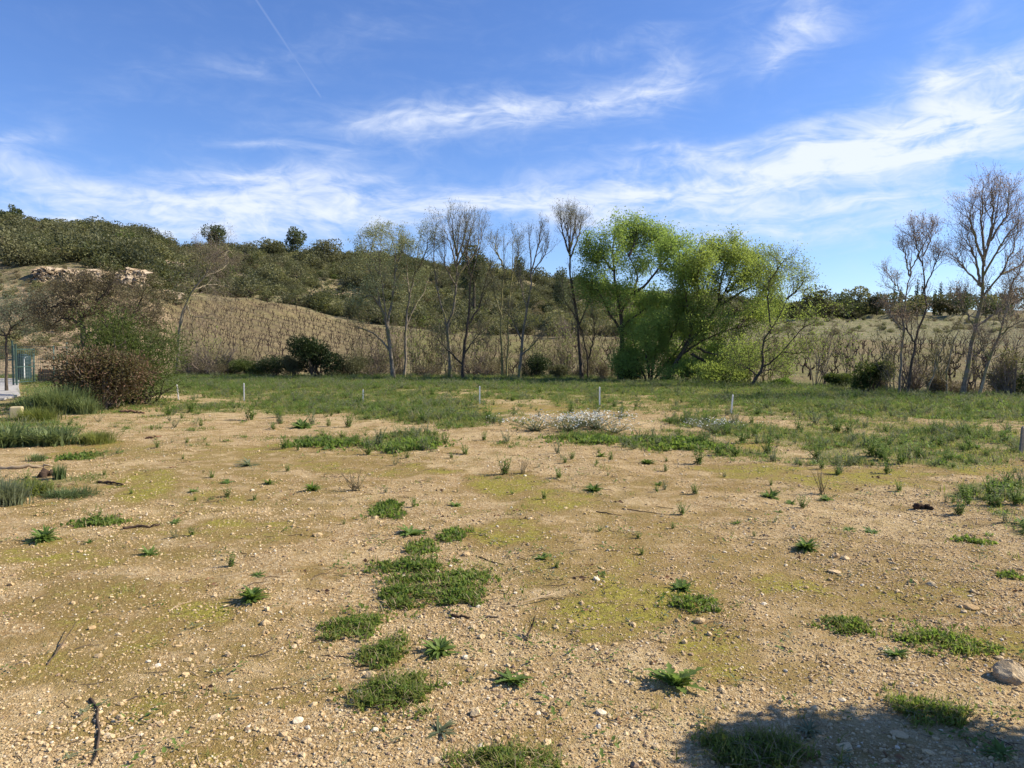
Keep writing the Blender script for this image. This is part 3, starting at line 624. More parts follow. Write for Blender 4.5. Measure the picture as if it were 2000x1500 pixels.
def build_vines():
    rg = np.random.default_rng(42); pts = []
    for (dx, dy), sp, st, lo, hi in (((.62, -.785), 2.2, .72, 285, 780), ((.985, .17), 2.6, 1.25, 780, 1985)):
        px_, py_ = -dy, dx
        for i in range(-90, 91):
            for j in range(-130, 131):
                x = px_ * i * sp + dx * j * st + (0 if lo < 500 else 12); y = 75 + py_ * i * sp + dy * j * st
                if y < 20: continue
                tj = rg.normal() * .22; x += dx * tj + rg.normal() * .09; y += dy * tj + rg.normal() * .09; c = pxcol(x, y)
                if not lo < c < hi or y > visible(c, 0) or y < edge(x, y) + (5 if c < 1250 else 3.2): continue
                if rg.random() < (.10 if lo < 500 else .20): continue
                pts.append((x, y))
    P = np.array(pts); P = P[np.argsort(P[:, 1])]; z = H(P[:, 0], P[:, 1])
    protos = [vine_mesh(k) for k in range(8)]
    own = np.r_[0:300]
    for n, i in enumerate(own):
        o = obj('grape_vine', protos[n % 8], None, (P[i, 0], P[i, 1], z[i]), (rg.normal() * .06, rg.normal() * .06, rg.uniform(0, 6.28)), rg.uniform(.8, 1.15) * (.7 if pxcol(*P[i]) < 780 else 1.))
        tag(o, 'leafless gnarled grape vine stump in the rows behind the field edge', 'vine', 'pruned grape vines behind the trees')
    rest = np.arange(300, len(P)); m = len(rest)
    sm = [vine_mesh(20 + k, True) for k in range(6)]
    s_ = (rg.uniform(.56, .84, m) * np.where(pxcol(P[rest, 0], P[rest, 1]) < 780, 1., 1.45))[:, None] * np.ones((1, 3)); s_[:, 2] *= 1.15
    o = scatter('distant_vines', np.c_[P[rest], z[rest]], np.c_[np.zeros((m, 2)), rg.uniform(0, 6.28, m)], s_, sm, rg=rg)
    o['label'] = 'rows of small bare vines climbing the hillside'
    return len(P)
print('vines', build_vines())

# ------------------------------------------------------------------ hillside scrub, pines, far trees
def lump(rg, n, rx, rz, lobes=6, fill=.35):
    """points on and in a lumpy crown of unit-ish size, base at z=0"""
    c = rg.normal(size=(lobes, 3)) * [rx * .45, rx * .45, rz * .28] + [0, 0, rz * .55]; r = rg.uniform(.35, .6, lobes) * rx
    k = rg.integers(0, lobes, n); d = unit(rg.normal(size=(n, 3))); rr = np.where(rg.random(n) < fill, rg.uniform(.4, .9, n), rg.uniform(.88, 1.05, n))
    p = c[k] + d * (r[k] * rr)[:, None] * [1, 1, min(1.2, rz / rx * .9)]
    p[:, 2] = np.maximum(p[:, 2], rg.uniform(0, .12, n) * rz)
    return p, d
def shrub_mesh(k, leaf, n=260, size=.3, rx=1., rz=1., stem='dark', name='shrub'):
    rg = np.random.default_rng(700 + k); mb = MB(); p, d = lump(rg, n, rx, rz, rg.integers(5, 9))
    leaves(mb, p, size, .8, .1, 0, d.copy(), rg=rg)
    st = np.stack([np.zeros((5, 3)), rg.normal(size=(5, 3)) * [.2, .2, 0] + [0, 0, .3 * rz], rg.normal(size=(5, 3)) * [.45 * rx, .45 * rx, .05] + [0, 0, .6 * rz]], 1)
    tubes(mb, st, np.tile([.05, .035, .015], (5, 1)) * rx, 3, 1)
    return mb.mesh(name, [LEAF[leaf], BARK[stem]])
def build_scrub():
    rg = np.random.default_rng(77)
    protos = [shrub_mesh(k, 'scrub', 900, .13) for k in range(4)] + [shrub_mesh(10 + k, 'holm', 900, .13, 1., 1.25) for k in range(3)] + [shrub_mesh(20 + k, 'brush', 700, .11) for k in range(3)] + [shrub_mesh(30, 'greenbush', 520, .17)]
    n = 9000; px = rg.uniform(-160, 1700, n); y = np.sqrt(rg.uniform(86 ** 2, 262 ** 2, n)); x = (px - 1000) / F * y
    up = visible(px, 0) + 3; up = np.where(px < 290, 104, up); gap = fbm(x, y, 11, 5)
    keep = (y > up) & (gap > -.42 - .12 * (y > 150)) & ~((px > 1380) & (y < 160))
    keep &= ~((np.abs(px - 360) < 34) & (np.abs(y - 118) < 5)) & ~((np.abs(px - 660) < 60) & (np.abs(y - 148) < 8))
    x, y, px = x[keep], y[keep], px[keep]
    s = rg.lognormal(.32, .36, len(x)); s = np.clip(s, .6, 3.0) * np.where(y > 200, 1.15, 1.)
    kindv = fbm(x, y, 24, 0) + rg.normal(size=len(x)) * .5
    idx = np.where(kindv > .35, rg.integers(4, 7, len(x)), np.where(kindv < -.38, rg.integers(7, 10, len(x)), np.where(rg.random(len(x)) < .05, 10, rg.integers(0, 4, len(x)))))
    s = np.where(idx >= 7, s * .8, s); s = np.where(idx == 10, s * 1.2, s)
    # sparse low shrubs on the bare slope at the left and in the meadow
    m = 420; px2 = rg.uniform(-100, 320, m); y2 = rg.uniform(52, 102, m); x2 = (px2 - 1000) / F * y2
    px3 = rg.uniform(1500, 2200, 220); y3 = rg.uniform(95, 150, 220); x3 = (px3 - 1000) / F * y3
    px2[:90] = rg.uniform(50, 295, 90); y2[:90] = rg.uniform(90, 96.5, 90); x2[:90] = (px2[:90] - 1000) / F * y2[:90]      # scrub at the foot of the rock faces
    X = np.r_[x, x2, x3]; Y = np.r_[y, y2, y3]; s = np.r_[s, rg.uniform(.25, .8, m), rg.uniform(.25, .7, 220)]; idx = np.r_[idx, rg.choice([0, 1, 7, 8, 9], m), rg.choice([0, 1, 7, 8, 9], 220)]
    P = np.c_[X, Y, H(X, Y) - .1 * s]; N = len(P)
    sc = s[:, None] * np.c_[rg.uniform(.9, 1.3, N), rg.uniform(.9, 1.3, N), rg.uniform(.7, 1.1, N)]
    big = np.argsort(-s[:len(x)] / Y[:len(x)])[:70]          # the shrubs that stand out singly
    for i in big:
        o = obj('hillside_shrub', protos[idx[i]], None, P[i], rg.uniform(0, 6.28), sc[i])
        tag(o, '%s shrub standing out in the scrub %s' % ('olive green' if idx[i] < 4 else 'dark grey-green' if idx[i] < 7 else 'brown twiggy' if idx[i] < 10 else 'fresh green', 'on the slope above the pale rock face' if px[i] < 300 else 'above the left vineyard' if px[i] < 720 else 'behind the bare trees near the centre' if px[i] < 1160 else 'behind the green trees'), 'shrub', 'large shrubs on the hillside')
    rest = np.setdiff1d(np.arange(N), big)
    o = scatter('hillside_scrub', P[rest], np.c_[np.zeros((len(rest), 2)), rg.uniform(0, 6.28, len(rest))], sc[rest], protos, idx[rest], rg)
    o['label'] = 'dense green and brown scrub covering the hill'
build_scrub()

def pine(name, label, px, base, top, width, Y, leaf='pine', lobes=None, bare=.25, n=2600, size=.42, seed=0, cat='tree', group=None, seat=True):
    """evergreen with a short trunk and a crown of needle clumps; outline given by lobes (x, z, r as fractions)"""
    rg = np.random.default_rng(900 + seed); c = at(px, base, Y); gz = float(H(c[0], Y)) if seat else c[2]
    h = at(px, top, Y)[2] - gz; w = width / F * Y
    mb, wd = MB(), MB()
    lobes = lobes or [(rg.uniform(-.3, .3), rg.uniform(.35, .85), rg.uniform(.22, .36)) for _ in range(9)]
    L = np.array(lobes); k = rg.choice(len(L), n, p=(L[:, 2] ** 2) / (L[:, 2] ** 2).sum()); d = unit(rg.normal(size=(n, 3))); rr = rg.uniform(.5, 1.04, n)
    az = rg.uniform(0, 6.28, len(L)); cx = L[:, 0] * w
    C = np.stack([cx, rg.uniform(-.28, .28, len(L)) * w, bare * h + L[:, 1] * h * (1 - bare)], 1)
    p = C[k] + d * (L[k, 2] * rr)[:, None] * [w, w, h * (1 - bare) * .8]
    p[:, 2] = np.minimum(p[:, 2], h)
    leaves(mb, p, size, .7, .2, 0, d.copy(), rg=rg)
    tr = resample(np.array([[0, 0, -.3], [w * .02, 0, h * .4], [0, 0, h * .85]]), 6); tubes(wd, tr, np.linspace(.028 * h, .008 * h, 6), 7)
    A = np.stack([np.stack([tr[3] + [0, 0, .0], tr[3] * .4 + q * .6, q]) for q in C]); tubes(wd, A, np.tile([.010 * h, .007 * h, .004 * h], (len(A), 1)), 4)
    t = thing(name, label, cat, (c[0], Y, gz), 0, group)
    obj('trunk', wd.mesh(name + '_trunk', BARK['dark'], True), t); obj('crown', mb.mesh(name + '_crown', LEAF[leaf]), t)
    return t
pine('pine_tree', 'lone rounded pine on the ridge above the leaning pale-trunked tree', 421, 486, 440, 40, 212, seed=1, bare=.1)
pine('umbrella_pine', 'lone pine with lopsided crown on the ridge left of centre', 576, 488, 446, 44, 212, seed=2, bare=.12, lobes=[(-.1, .7, .3), (.18, .72, .26), (-.28, .5, .2), (.25, .5, .2), (0, .85, .22), (-.05, .45, .24), (.0, .2, .2)])
pine('pine_tree', 'pointed pine on the ridge near the left picture edge', 30, 452, 402, 44, 205, seed=3, bare=.05, lobes=[(0, .9, .12), (-.05, .72, .2), (.1, .65, .22), (-.2, .45, .24), (.2, .4, .25), (0, .35, .3), (-.25, .2, .25), (.28, .15, .22)])
pine('pine_tree', 'pine cut by the left picture edge on the ridge', -4, 452, 408, 40, 206, seed=4, bare=.05)
pine('pine_tree', 'dark pine behind the fan-shaped bare tree', 925, 560, 481, 48, 130, seed=5, bare=.0, n=3000, size=.34)
pine('pine_tree', 'small pointed pine on the skyline behind the forked bare tree', 1013, 538, 502, 22, 205, seed=6, bare=.05, n=1200)
pine('pine_tree', 'dark pine on the slope behind the narrow bare tree', 1098, 590, 518, 34, 150, seed=7, bare=.0, n=2000, size=.34)
pine('pine_tree', 'round dark evergreen on the ridge right of the lopsided pine', 640, 500, 470, 60, 205, seed=8, bare=.0, leaf='holm', n=2400)
pine('pine_tree', 'low round evergreen on the ridge left of the lopsided pine', 535, 497, 474, 44, 208, seed=9, bare=.0, leaf='holm', n=1600)
# the wood along the skyline on the right
far = [(1592, 560, 62), (1640, 575, 50), (1675, 562, 50), (1712, 572, 40), (1745, 575, 60), (1790, 578, 60), (1835, 575, 60), (1880, 572, 55), (1925, 570, 60), (1975, 566, 60), (2025, 566, 70), (1560, 590, 50), (1618, 588, 46), (1662, 592, 46), (1770, 590, 60), (1860, 588, 60), (1950, 585, 60), (2080, 568, 70), (2140, 566, 70), (1525, 592, 46), (1490, 590, 50)]
ORD = ['first', 'second', 'third', 'fourth', 'fifth', 'sixth', 'seventh', 'eighth', 'ninth', 'tenth', 'eleventh', 'twelfth', 'thirteenth', 'fourteenth', 'fifteenth', 'sixteenth', 'seventeenth', 'eighteenth', 'nineteenth', 'twentieth', 'twenty-first']
where = ['round-topped evergreen at the left end of the skyline wood on the right', 'low dark evergreen beside the round-topped one in the skyline wood', 'flat-topped umbrella pine in the skyline wood on the right']
for i, (a, b, w) in enumerate(far):
    pine('woodland_tree', where[i] if i < 3 else '%s dark evergreen from the left in the right-hand skyline wood' % ORD[sorted(q[0] for q in far).index(a)], a, 628, b, w, 152 + (i * 7) % 16, leaf=['holm', 'pine', 'scrub'][i % 3], bare=.05, n=1500, size=.42, seed=30 + i,
         lobes=[(-.3, .75, .25), (0, .85, .26), (.3, .75, .25), (-.1, .6, .25), (.2, .6, .22), (0, .3, .3)] if i == 2 else None, group=None if i < 3 else 'trees of the skyline wood')
cyp = [(1745, 556, 8), (1759, 560, 8), (1790, 548, 11), (1802, 552, 9), (1836, 552, 11), (1825, 566, 8), (1855, 558, 8), (1868, 560, 12), (1884, 556, 10), (1960, 562, 9), (1973, 545, 20), (1928, 550, 12), (2015, 550, 12)]
for i, (a, b, w) in enumerate(cyp):
    pine('cypress_tree', '%s narrow dark cypress spire from the left above the right-hand wood' % ORD[sorted(q[0] for q in cyp).index(a)], a, 620, b, w, 170 + (i * 5) % 8, leaf='dark', bare=.0, n=700, size=.3, seed=60 + i, group='cypress spires on the right skyline',
         lobes=[(0, .95, .12), (0, .85, .2), (0, .72, .3), (0, .55, .38), (0, .38, .42), (0, .2, .42), (0, .05, .4)])

# pale rock faces on the left slope
def rock_mat(T, p):
    P = pos(T); q = T.node('ShaderNodeMapping'); T.l.new(P, q.inputs[0]); q.inputs['Scale'].default_value = (1, 1, .45)
    a = T.noise(q.outputs[0], .7, 5, .65); b = T.noise(q.outputs[0], 2.2, 5, .7)
    c = T.mix(T.smooth(a, .35, .62), (.38, .285, .175), (.49, .40, .29)); c = T.mix(T.smooth(b, .5, .66, 0., .85), c, (.18, .13, .09)); bump(T, p, b, 1., .4); return c
M['rock'] = mat('pale_limestone', rock_mat, .9, .15)
def cliff(label, px0, px1, t0, t1, b0, b1, Y, seed):
    rg = np.random.default_rng(seed); nu, nv = int((px1 - px0) / 1.6), 16; mb = MB()
    u, v = np.meshgrid(np.linspace(0, 1, nu), np.linspace(0, 1, nv)); P = []
    for uu, vv in zip(u.ravel(), v.ravel()):
        a = px0 + (px1 - px0) * uu; tp = t0 + (t1 - t0) * uu; bt = b0 + (b1 - b0) * uu; P.append(at(a, bt + (tp - bt) * vv, Y + 2.2 * vv))
    P = np.array(P); n = fbm(P[:, 0] * 1., P[:, 2] * .6, 2.4, 2) + .8 * np.abs(wob(P[:, 0], P[:, 2] * .5, 1.1, 4)); taper = np.sin(np.pi * np.clip(u.ravel(), .02, .98)) ** .4
    P[:, 1] -= (n * .9) * taper; P[:, 2] += (.9 * fbm(P[:, 0], P[:, 1] * 0, 3.2, 3) - .25) * v.ravel() * (Y / 110) + .3 * rg.normal(size=len(P)) * .5; P[:, 0] += .25 * rg.normal(size=len(P)); P[:, 1] += .3 * rg.normal(size=len(P))
    P[v.ravel() > .97, 1] += 2.5; P[v.ravel() < .03, 2] -= 1.5
    b = (np.arange(nv - 1)[:, None] * nu + np.arange(nu - 1)[None]).ravel()
    mb.add(P, np.stack([b, b + 1, b + 1 + nu, b + nu], 1)); o = obj('rock_face', mb.mesh('rock_face', M['rock'])); tag(o, label, 'rock face')
cliff('long pale broken rock face across the left slope', 66, 196, 518, 521, 556, 562, 97, 1)
cliff('shorter pinkish rock face right of the long one on the left slope', 228, 284, 526, 531, 560, 572, 98, 2)
cliff('low pale rock ledge below the dark shrubs at the top of the left vineyard', 290, 352, 566, 572, 582, 588, 104, 3)
cliff('small bare rock patch high in the scrub on the left hill', 116, 152, 480, 484, 497, 494, 138, 4)
cliff('small pale rock step near the leaning pale-trunked tree on the hill', 322, 360, 504, 506, 512, 518, 148, 5)

# ------------------------------------------------------------------ bushes at the field edge and on the left
def bush(name, label, px, base, w, h, Y, leaf, n=5000, size=.08, stem='dark', lobes=9, seed=0, aspect=.55, fill=.45, cat='bush', group=None, stems=14, loc=None, loose=0.):
    rg = np.random.default_rng(1200 + seed); c = at(px, base, Y) if loc is None else np.array(loc, float); gz = float(H(c[0], c[1]))
    W, Hh = (w / F * Y, h / F * Y) if loc is None else (w, h); mb, st = MB(), MB()
    cx = rg.uniform(-.34, .34, lobes) * W; cy = rg.uniform(-.3, .3, lobes) * W * .8; cz = Hh * rg.uniform(.25, .74, lobes); r = rg.uniform(.17, .27, lobes)
    k = rg.integers(0, lobes, n); d = unit(rg.normal(size=(n, 3))); rr = np.where(rg.random(n) < fill, rg.uniform(.3, .9, n), rg.uniform(.85, 1.12 + loose, n))
    p = np.stack([cx, cy, cz], 1)[k] + d * (r[k] * rr)[:, None] * [W, W * .85, Hh * 1.05]; p[:, 2] = np.abs(p[:, 2])
    leaves(mb, p, size, aspect, .15, 0, d.copy(), rg=rg)
    e = np.stack([cx, cy, cz], 1)[rg.integers(0, lobes, stems)] + rg.normal(size=(stems, 3)) * [W * .1, W * .1, Hh * .12]
    b = rg.normal(size=(stems, 3)) * [W * .06, W * .06, 0] - [0, 0, .05]
    A = np.stack([b, b * .5 + e * .5 + rg.normal(size=(stems, 3)) * .06, e], 1); ra = np.tile([.022, .016, .007], (stems, 1)) * max(1, Hh * .7); tubes(st, A, ra, 5)
    B, rb = grow(A, ra, 5, .35, 1., 45, Hh * .33, .25, .4, 4, .6, .003, rg); tubes(st, B, rb, 3)
    t = thing(name, label, cat, (c[0], c[1], gz), 0, group)
    obj('stems', st.mesh(name + '_stems', BARK[stem]), t); obj('foliage', mb.mesh(name + '_foliage', LEAF[leaf]), t)
    return t
bush('red_leaved_bush', 'big red-brown leaved bush at left beside the fence', 212, 803, 185, 122, 19.6, 'redbush', 14000, .075, 'red', 15, 1, loose=.45, stems=40)
bush('green_bush', 'feathery green bush rising behind the red-leaved bush', 272, 790, 175, 185, 21.2, 'greenbush', 23000, .075, 'dark', 14, 2, .35, loose=.45, stems=30)
bush('evergreen_bush', 'round very dark evergreen bush at the field edge left of centre', 618, 738, 98, 88, 40.5, 'dark', 7000, .12, 'dark', 10, 3)
U = 'low hedge of brambles along the field edge'
for i, (a, b, w, h, Y, lf, lb) in enumerate([(535, 737, 70, 42, 41.5, 'dark', 'low dark bush just left of the round evergreen bush'), (488, 737, 70, 36, 42, 'greenbush', 'low green bush second left of the round evergreen bush'), (575, 736, 50, 46, 41, 'holm', 'small grey-green bush touching the round evergreen bush on its left'), (690, 738, 84, 46, 41, 'holm', 'dark thicket just right of the round evergreen bush'),
     (735, 738, 60, 34, 40.5, 'brush', 'low brown bramble left of the sparse pale-leaved tree'), (840, 736, 66, 36, 41, 'brush', 'brown twiggy bramble between the slim forked tree and the fan-shaped tree'), (945, 739, 70, 34, 41, 'brush', 'brown bramble right of the dark-stemmed bare tree'), (1045, 745, 70, 48, 39.5, 'dark', 'dark bush at the foot of the three-stemmed bare tree'),
     (1092, 744, 56, 30, 39.5, 'holm', 'low dark bramble left of the narrow bare tree'), (1180, 745, 46, 38, 38.5, 'brush', 'brown bramble between the narrow bare tree and the tall green tree'), (420, 735, 120, 80, 43, 'brush', 'tall brown twiggy thicket under the leaning pale-trunked tree'), (375, 737, 50, 60, 42.5, 'brush', 'brown twigs beside the feathery green bush'),
     (455, 737, 60, 45, 43, 'holm', 'grey-green undergrowth below the brown twiggy thicket'), (1700, 768, 70, 64, 27, 'greenbush', 'thin green bush left of the slim right-hand pair of trees'), (1640, 762, 60, 30, 29.5, 'greenbush', 'low green bush among the vines right of the leaning green tree'), (1525, 758, 40, 22, 31.5, 'weed', 'low leafy clump right of the leaning green tree'),
     (1970, 778, 80, 110, 24.5, 'olivebud', 'pale twiggy bush at the right picture edge'), (1835, 776, 70, 50, 25.5, 'brush', 'brown undergrowth beneath the thin saplings on the right'), (2040, 780, 90, 90, 24.3, 'greenbush', 'green bush beyond the right picture edge'), (1400, 752, 120, 46, 33, 'yellow', 'low yellow-green growth under the wide yellow-green tree'), (1110, 640, 60, 50, 98, 'brush', 'brown bush in the vineyard behind the narrow bare tree'),
     (1335, 752, 80, 60, 34.5, 'bright', 'leafy skirt at the foot of the bushy willow'), (1230, 748, 60, 60, 36.5, 'greenbush', 'dark green growth round the trunk of the tall green tree')]):
    sparse = lf in ('brush', 'olivebud')
    bush('bramble' if sparse else 'hedge_bush', lb, a, b, w, h, Y, lf, 1500 if sparse else 4200, .07 if sparse else .095, 'red' if sparse else 'dark', 8, 10 + i, .4, .5, 'bush', U, 40 if sparse else 14)

# an unseen shrub added right of the camera, shaped to cast the corner shadow
def added_shade_shrub():
    rg = np.random.default_rng(5); mb, st = MB(), MB(); o = np.array([3.95, 2.75, 0])
    k_ = 1 / math.tan(SUN_EL); sx, sy = math.sin(SUN_AZ) * k_, math.cos(SUN_AZ) * k_
    L = [(1.30, 2.80, 2.05, .42), (1.62, 2.72, 1.85, .42), (2.2, 2.42, 1.35, .52), (2.0, 2.2, 1.5, .5), (2.7, 2.3, .95, .55), (2.6, 1.9, 1.1, .6), (3.2, 2.1, .55, .6), (1.7, 2.35, 1.75, .45)]
    C = np.array([(a + h * sx, b + h * sy, h) for a, b, h, r in L]) - o; r = np.array([q[3] for q in L]); n = 30000
    k = rg.choice(len(L), n, p=r ** 2 / (r ** 2).sum()); d = unit(rg.normal(size=(n, 3)))
    p = C[k] + d * (r[k] * rg.uniform(.55, 1., n))[:, None]; p = p[p[:, 2] > .03]
    leaves(mb, p, .075, .5, .1, 0, None, rg=rg)
    A = np.stack([np.tile([[0, 0, -.05]], (8, 1)) + rg.normal(size=(8, 3)) * [.06, .06, 0], C * .5 + [0, 0, -.05], C], 1); tubes(st, A, np.tile([.04, .03, .012], (8, 1)), 6)
    t = thing('added_shade_shrub', 'added unseen shrub outside the right edge, shaped to cast the dark corner shadow', 'shrub', o)
    obj('stems', st.mesh('shade_shrub_stems', BARK['dark']), t); obj('foliage', mb.mesh('shade_shrub_foliage', LEAF['dark']), t)
added_shade_shrub()

# ------------------------------------------------------------------ man-made things
def plain(name, c, rough=.6, spec=.3, var=.25, scale=9., metal=0.):
    def f(T, p):
        p.inputs['Metallic'].default_value = metal
        n = T.noise(objco(T), scale, 5, .65); bump(T, p, n, .25, .01)
        return T.mix(T.smooth(n, .35, .7), c, tuple(q * (1 - var) for q in c))
    return mat(name, f, rough, spec)
M['stake'] = plain('white_paint', (.78, .76, .70), .6, .3, .18, 30.)
M['post'] = plain('green_coated_steel', (.055, .100, .078), .5, .4, .35, 20.)
M['mesh'] = plain('green_wire', (.045, .075, .058), .55, .4, .2)
M['greypost'] = plain('weathered_wood', (.26, .235, .19), .9, .1, .35, 25.)
M['tank'] = plain('dark_blue_plastic', (.020, .045, .052), .55, .35, .35, 4.)
M['pipe'] = plain('white_pipe', (.72, .72, .68), .5, .3, .2)
M['concrete'] = plain('pale_concrete', (.42, .40, .365), .9, .1, .35, 2.)
M['limeblock'] = plain('cut_limestone', (.50, .41, .24), .9, .1, .3, 6.)
M['board'] = plain('old_brown_board', (.25, .145, .085), .9, .1, .4, 5.)
M['darkbox'] = plain('dark_metal', (.03, .026, .024), .6, .3, .3)
M['twigwood'] = plain('dry_branch', (.115, .085, .06), .95, .05, .5, 18.)
M['palewood'] = plain('bleached_branch', (.42, .32, .20), .95, .05, .4, 14.)
M['bark'] = plain('bark_piece', (.085, .058, .042), .95, .05, .5, 14.)

def box(mb, c, s, rot=0., mat=0, taper=0.):
    x, y, z = np.array(s) / 2; v = np.array([[-x, -y, -z], [x, -y, -z], [x, y, -z], [-x, y, -z], [-x, -y, z], [x, -y, z], [x, y, z], [-x, y, z]]); v[4:, :2] *= 1 - taper
    co_, si = math.cos(rot), math.sin(rot); v = np.c_[v[:, 0] * co_ - v[:, 1] * si, v[:, 0] * si + v[:, 1] * co_, v[:, 2]] + c
    mb.add(v, [[0, 3, 2, 1], [4, 5, 6, 7], [0, 1, 5, 4], [1, 2, 6, 5], [2, 3, 7, 6], [3, 0, 4, 7]], None, mat)
def stake(label, px, base, top, tilt, name='survey_stake', w=.034, m='stake'):
    p = gp(px, base); h = (base - top) / F * p[1]; mb = MB()
    box(mb, (0, 0, h * .5 - .06), (w, w * .7, h + .12), .2); box(mb, (0, 0, h + .0125), (w, w * .7, .025), .2, taper=.7)
    o = obj(name, mb.mesh(name, M[m]), None, p, (0, tilt, 0)); tag(o, label, 'stake', 'white stakes across the field' if m == 'stake' else None)
stake('white stake nearest the red-leaved bush, tilted slightly left', 349, 781, 752, -.10)
stake('white stake second from the red-leaved bush', 477, 784, 750, 0)
stake('short white stake in the green weeds below the round evergreen bush', 709, 786, 761, .02)
stake('white stake in the bare sandy strip below the dark-stemmed bare tree', 937, 789, 755, 0)
stake('white stake just above the white flowers', 1171, 794, 757, 0)
stake('white stake farthest right, below the wide yellow-green tree', 1428, 808, 772, .08)
stake('grey weathered post at the right picture edge', 1994, 885, 835, .06, 'wooden_post', .05, 'greypost')

def fence():
    t = thing('mesh_fence', 'green wire mesh fence with slim posts at the left edge', 'fence', (*at(80, 744, 33)[:2], 0)); o = np.array(t.location)
    posts = [(-40, 35, 1.75), (26, 34, 1.75), (66, 33.4, 1.35), (105, 33.0, 1.72), (131, 32.6, 1.85), (160, 32.2, 1.7)]
    pts = []
    for px, Y, h in posts:
        p = at(px, 744, Y); p[2] = float(H(p[0], p[1])); pts.append((p, h))
        mb = MB(); tubes(mb, np.array([[0, 0, -.1], [.012, 0, h * .5], [.03, 0, h]]), np.array([.03, .03, .03]), 8, cap=True); obj('post', mb.mesh('post', M['post'], True), t, p - o)
    for (a, ha), (b, hb) in zip(pts[:-1], pts[1:]):
        h = 1.68; L = np.linalg.norm(b - a); n = max(6, int(L / .10)); mb = MB(); r = .0065
        V = np.array([[a + (b - a) * t_ + [0, 0, .03], a + (b - a) * t_ + [0, 0, h]] for t_ in np.linspace(0, 1, n)]); tubes(mb, V - o, np.full((n, 2), r), 3)
        Hh = np.array([[a + [0, 0, z], b + [0, 0, z]] for z in np.arange(.05, h + .01, .15)]); tubes(mb, Hh - o, np.full((len(Hh), 2), r * 1.15), 3)
        top = np.array([[a + [0, 0, h], (a + b) / 2 + [0, 0, h - .03], b + [0, 0, h]]]); tubes(mb, top - o, np.full((1, 3), .009), 4)
        obj('wire_panel', mb.mesh('wire_panel', M['mesh']), t)
fence()
def gate_posts():
    t = thing('gate', 'green gate post and leaf seen edge-on beside the white driveway', 'gate', (*at(26, 742, 31)[:2], 0))
    for dx, h in ((0, 1.9), (.14, 1.75)):
        mb = MB(); box(mb, (dx, 0, h / 2), (.055, .055, h), .3); box(mb, (dx, 0, h + .01), (.07, .07, .02), .3); obj('gate_post', mb.mesh('gate_post', M['post']), t)
    mb = MB(); z = [.15, .8, 1.55]
    for q in z: tubes(mb, np.array([[.0, 0, q], [-.12, 1.6, q]]), np.array([.02, .02]), 6)
    for q in np.linspace(0, 1, 12): tubes(mb, np.array([[-.12 * q, 1.6 * q, .15], [-.12 * q, 1.6 * q, 1.55]]), np.array([.008, .008]), 4)
    obj('gate_leaf', mb.mesh('gate_leaf', M['post']), t)
gate_posts()
def water_tank():
    p = at(46, 738, 36.5); p[2] = float(H(p[0], p[1])); t = thing('water_tank', 'tall dark blue tank behind the green fence', 'tank', p); mb = MB()
    z = np.linspace(0, 1.25, 26); r = .34 + .012 * np.sin(z * 38); r[0] = .31; r[-1] = .30; r[-2] = .335
    tubes(mb, np.c_[0 * z, 0 * z, z], r, 20, cap=True); obj('tank_body', mb.mesh('tank_body', M['tank'], True), t)
    mb = MB(); tubes(mb, np.c_[np.zeros(3), np.zeros(3), [1.25, 1.29, 1.33]], np.array([.2, .2, .17]), 16, cap=True); obj('lid', mb.mesh('lid', M['tank'], True), t)
    q = at(48, 741, 35.6); mb = MB(); tubes(mb, resample(np.array([[0, 0, 0], [0, 0, .7], [.02, .0, 1.1], [.06, .0, 1.16]]), 10), np.full(10, .028), 8, cap=True)
    q[2] = float(H(q[0], q[1])); tag(obj('standpipe', mb.mesh('standpipe', M['pipe'], True), None, q), 'white standpipe in front of the dark blue tank', 'pipe')
water_tank()
def slab():
    mb = MB(); c = [at(-330, 736, 40), at(38, 737, 38), at(36, 752, 30), at(40, 775, 25), at(8, 790, 22.5), at(-330, 800, 21)]
    v = np.array([[q[0], q[1], float(H(q[0], q[1])) + .05] for q in c]); n = len(v); w = v - [0, 0, .2]
    mb.add(np.r_[v, w], [[i, (i + 1) % n, n + (i + 1) % n, n + i] for i in range(n)], [[0, i + 1, i] for i in range(1, n - 1)][::1])
    kind(obj('driveway', mb.mesh('driveway', M['concrete'])), 'structure')
slab()
def block(label, px, py, w, h, rot, seed, m='limeblock', name='stone_block'):
    p = gp(px, py); s = p[1] / F; mb = MB(); box(mb, (0, 0, h * s * .45), (w * s, w * s * .7, h * s), rot, 0, .12)
    me = mb.mesh(name, M[m]); o = obj(name, me, None, p); bv = o.modifiers.new('bevel', 'BEVEL'); bv.width = .03; bv.segments = 2; tag(o, label, 'stone block'); return o
block('squared yellowish limestone block beside the grass by the driveway', 33, 816, 24, 25, .3, 1)
block('small pale block half hidden in the grass near the limestone block', 66, 796, 14, 11, .8, 2)
def planter():
    t = thing('wooden_border', 'low brown board edging behind the fence', 'board', (*at(105, 741, 34.4)[:2], 0)); o = np.array(t.location)
    a, b = at(74, 741, 34.6), at(150, 741, 34.0)
    for k in range(3):
        mb = MB(); c = (a + b) / 2 - o; c[2] = .11 + k * .205; box(mb, c + [0, .008 * k, 0], (np.linalg.norm(b - a) - .04 * k, .035, .195), math.atan2(b[1] - a[1], b[0] - a[0])); obj('board', mb.mesh('board', M['board']), t)
    for q in (.1, .9):
        mb = MB(); c = a + (b - a) * q - o; c[2] = .34; box(mb, c + [0, -.05, 0], (.06, .05, .72)); obj('peg', mb.mesh('peg', M['board']), t)
planter()

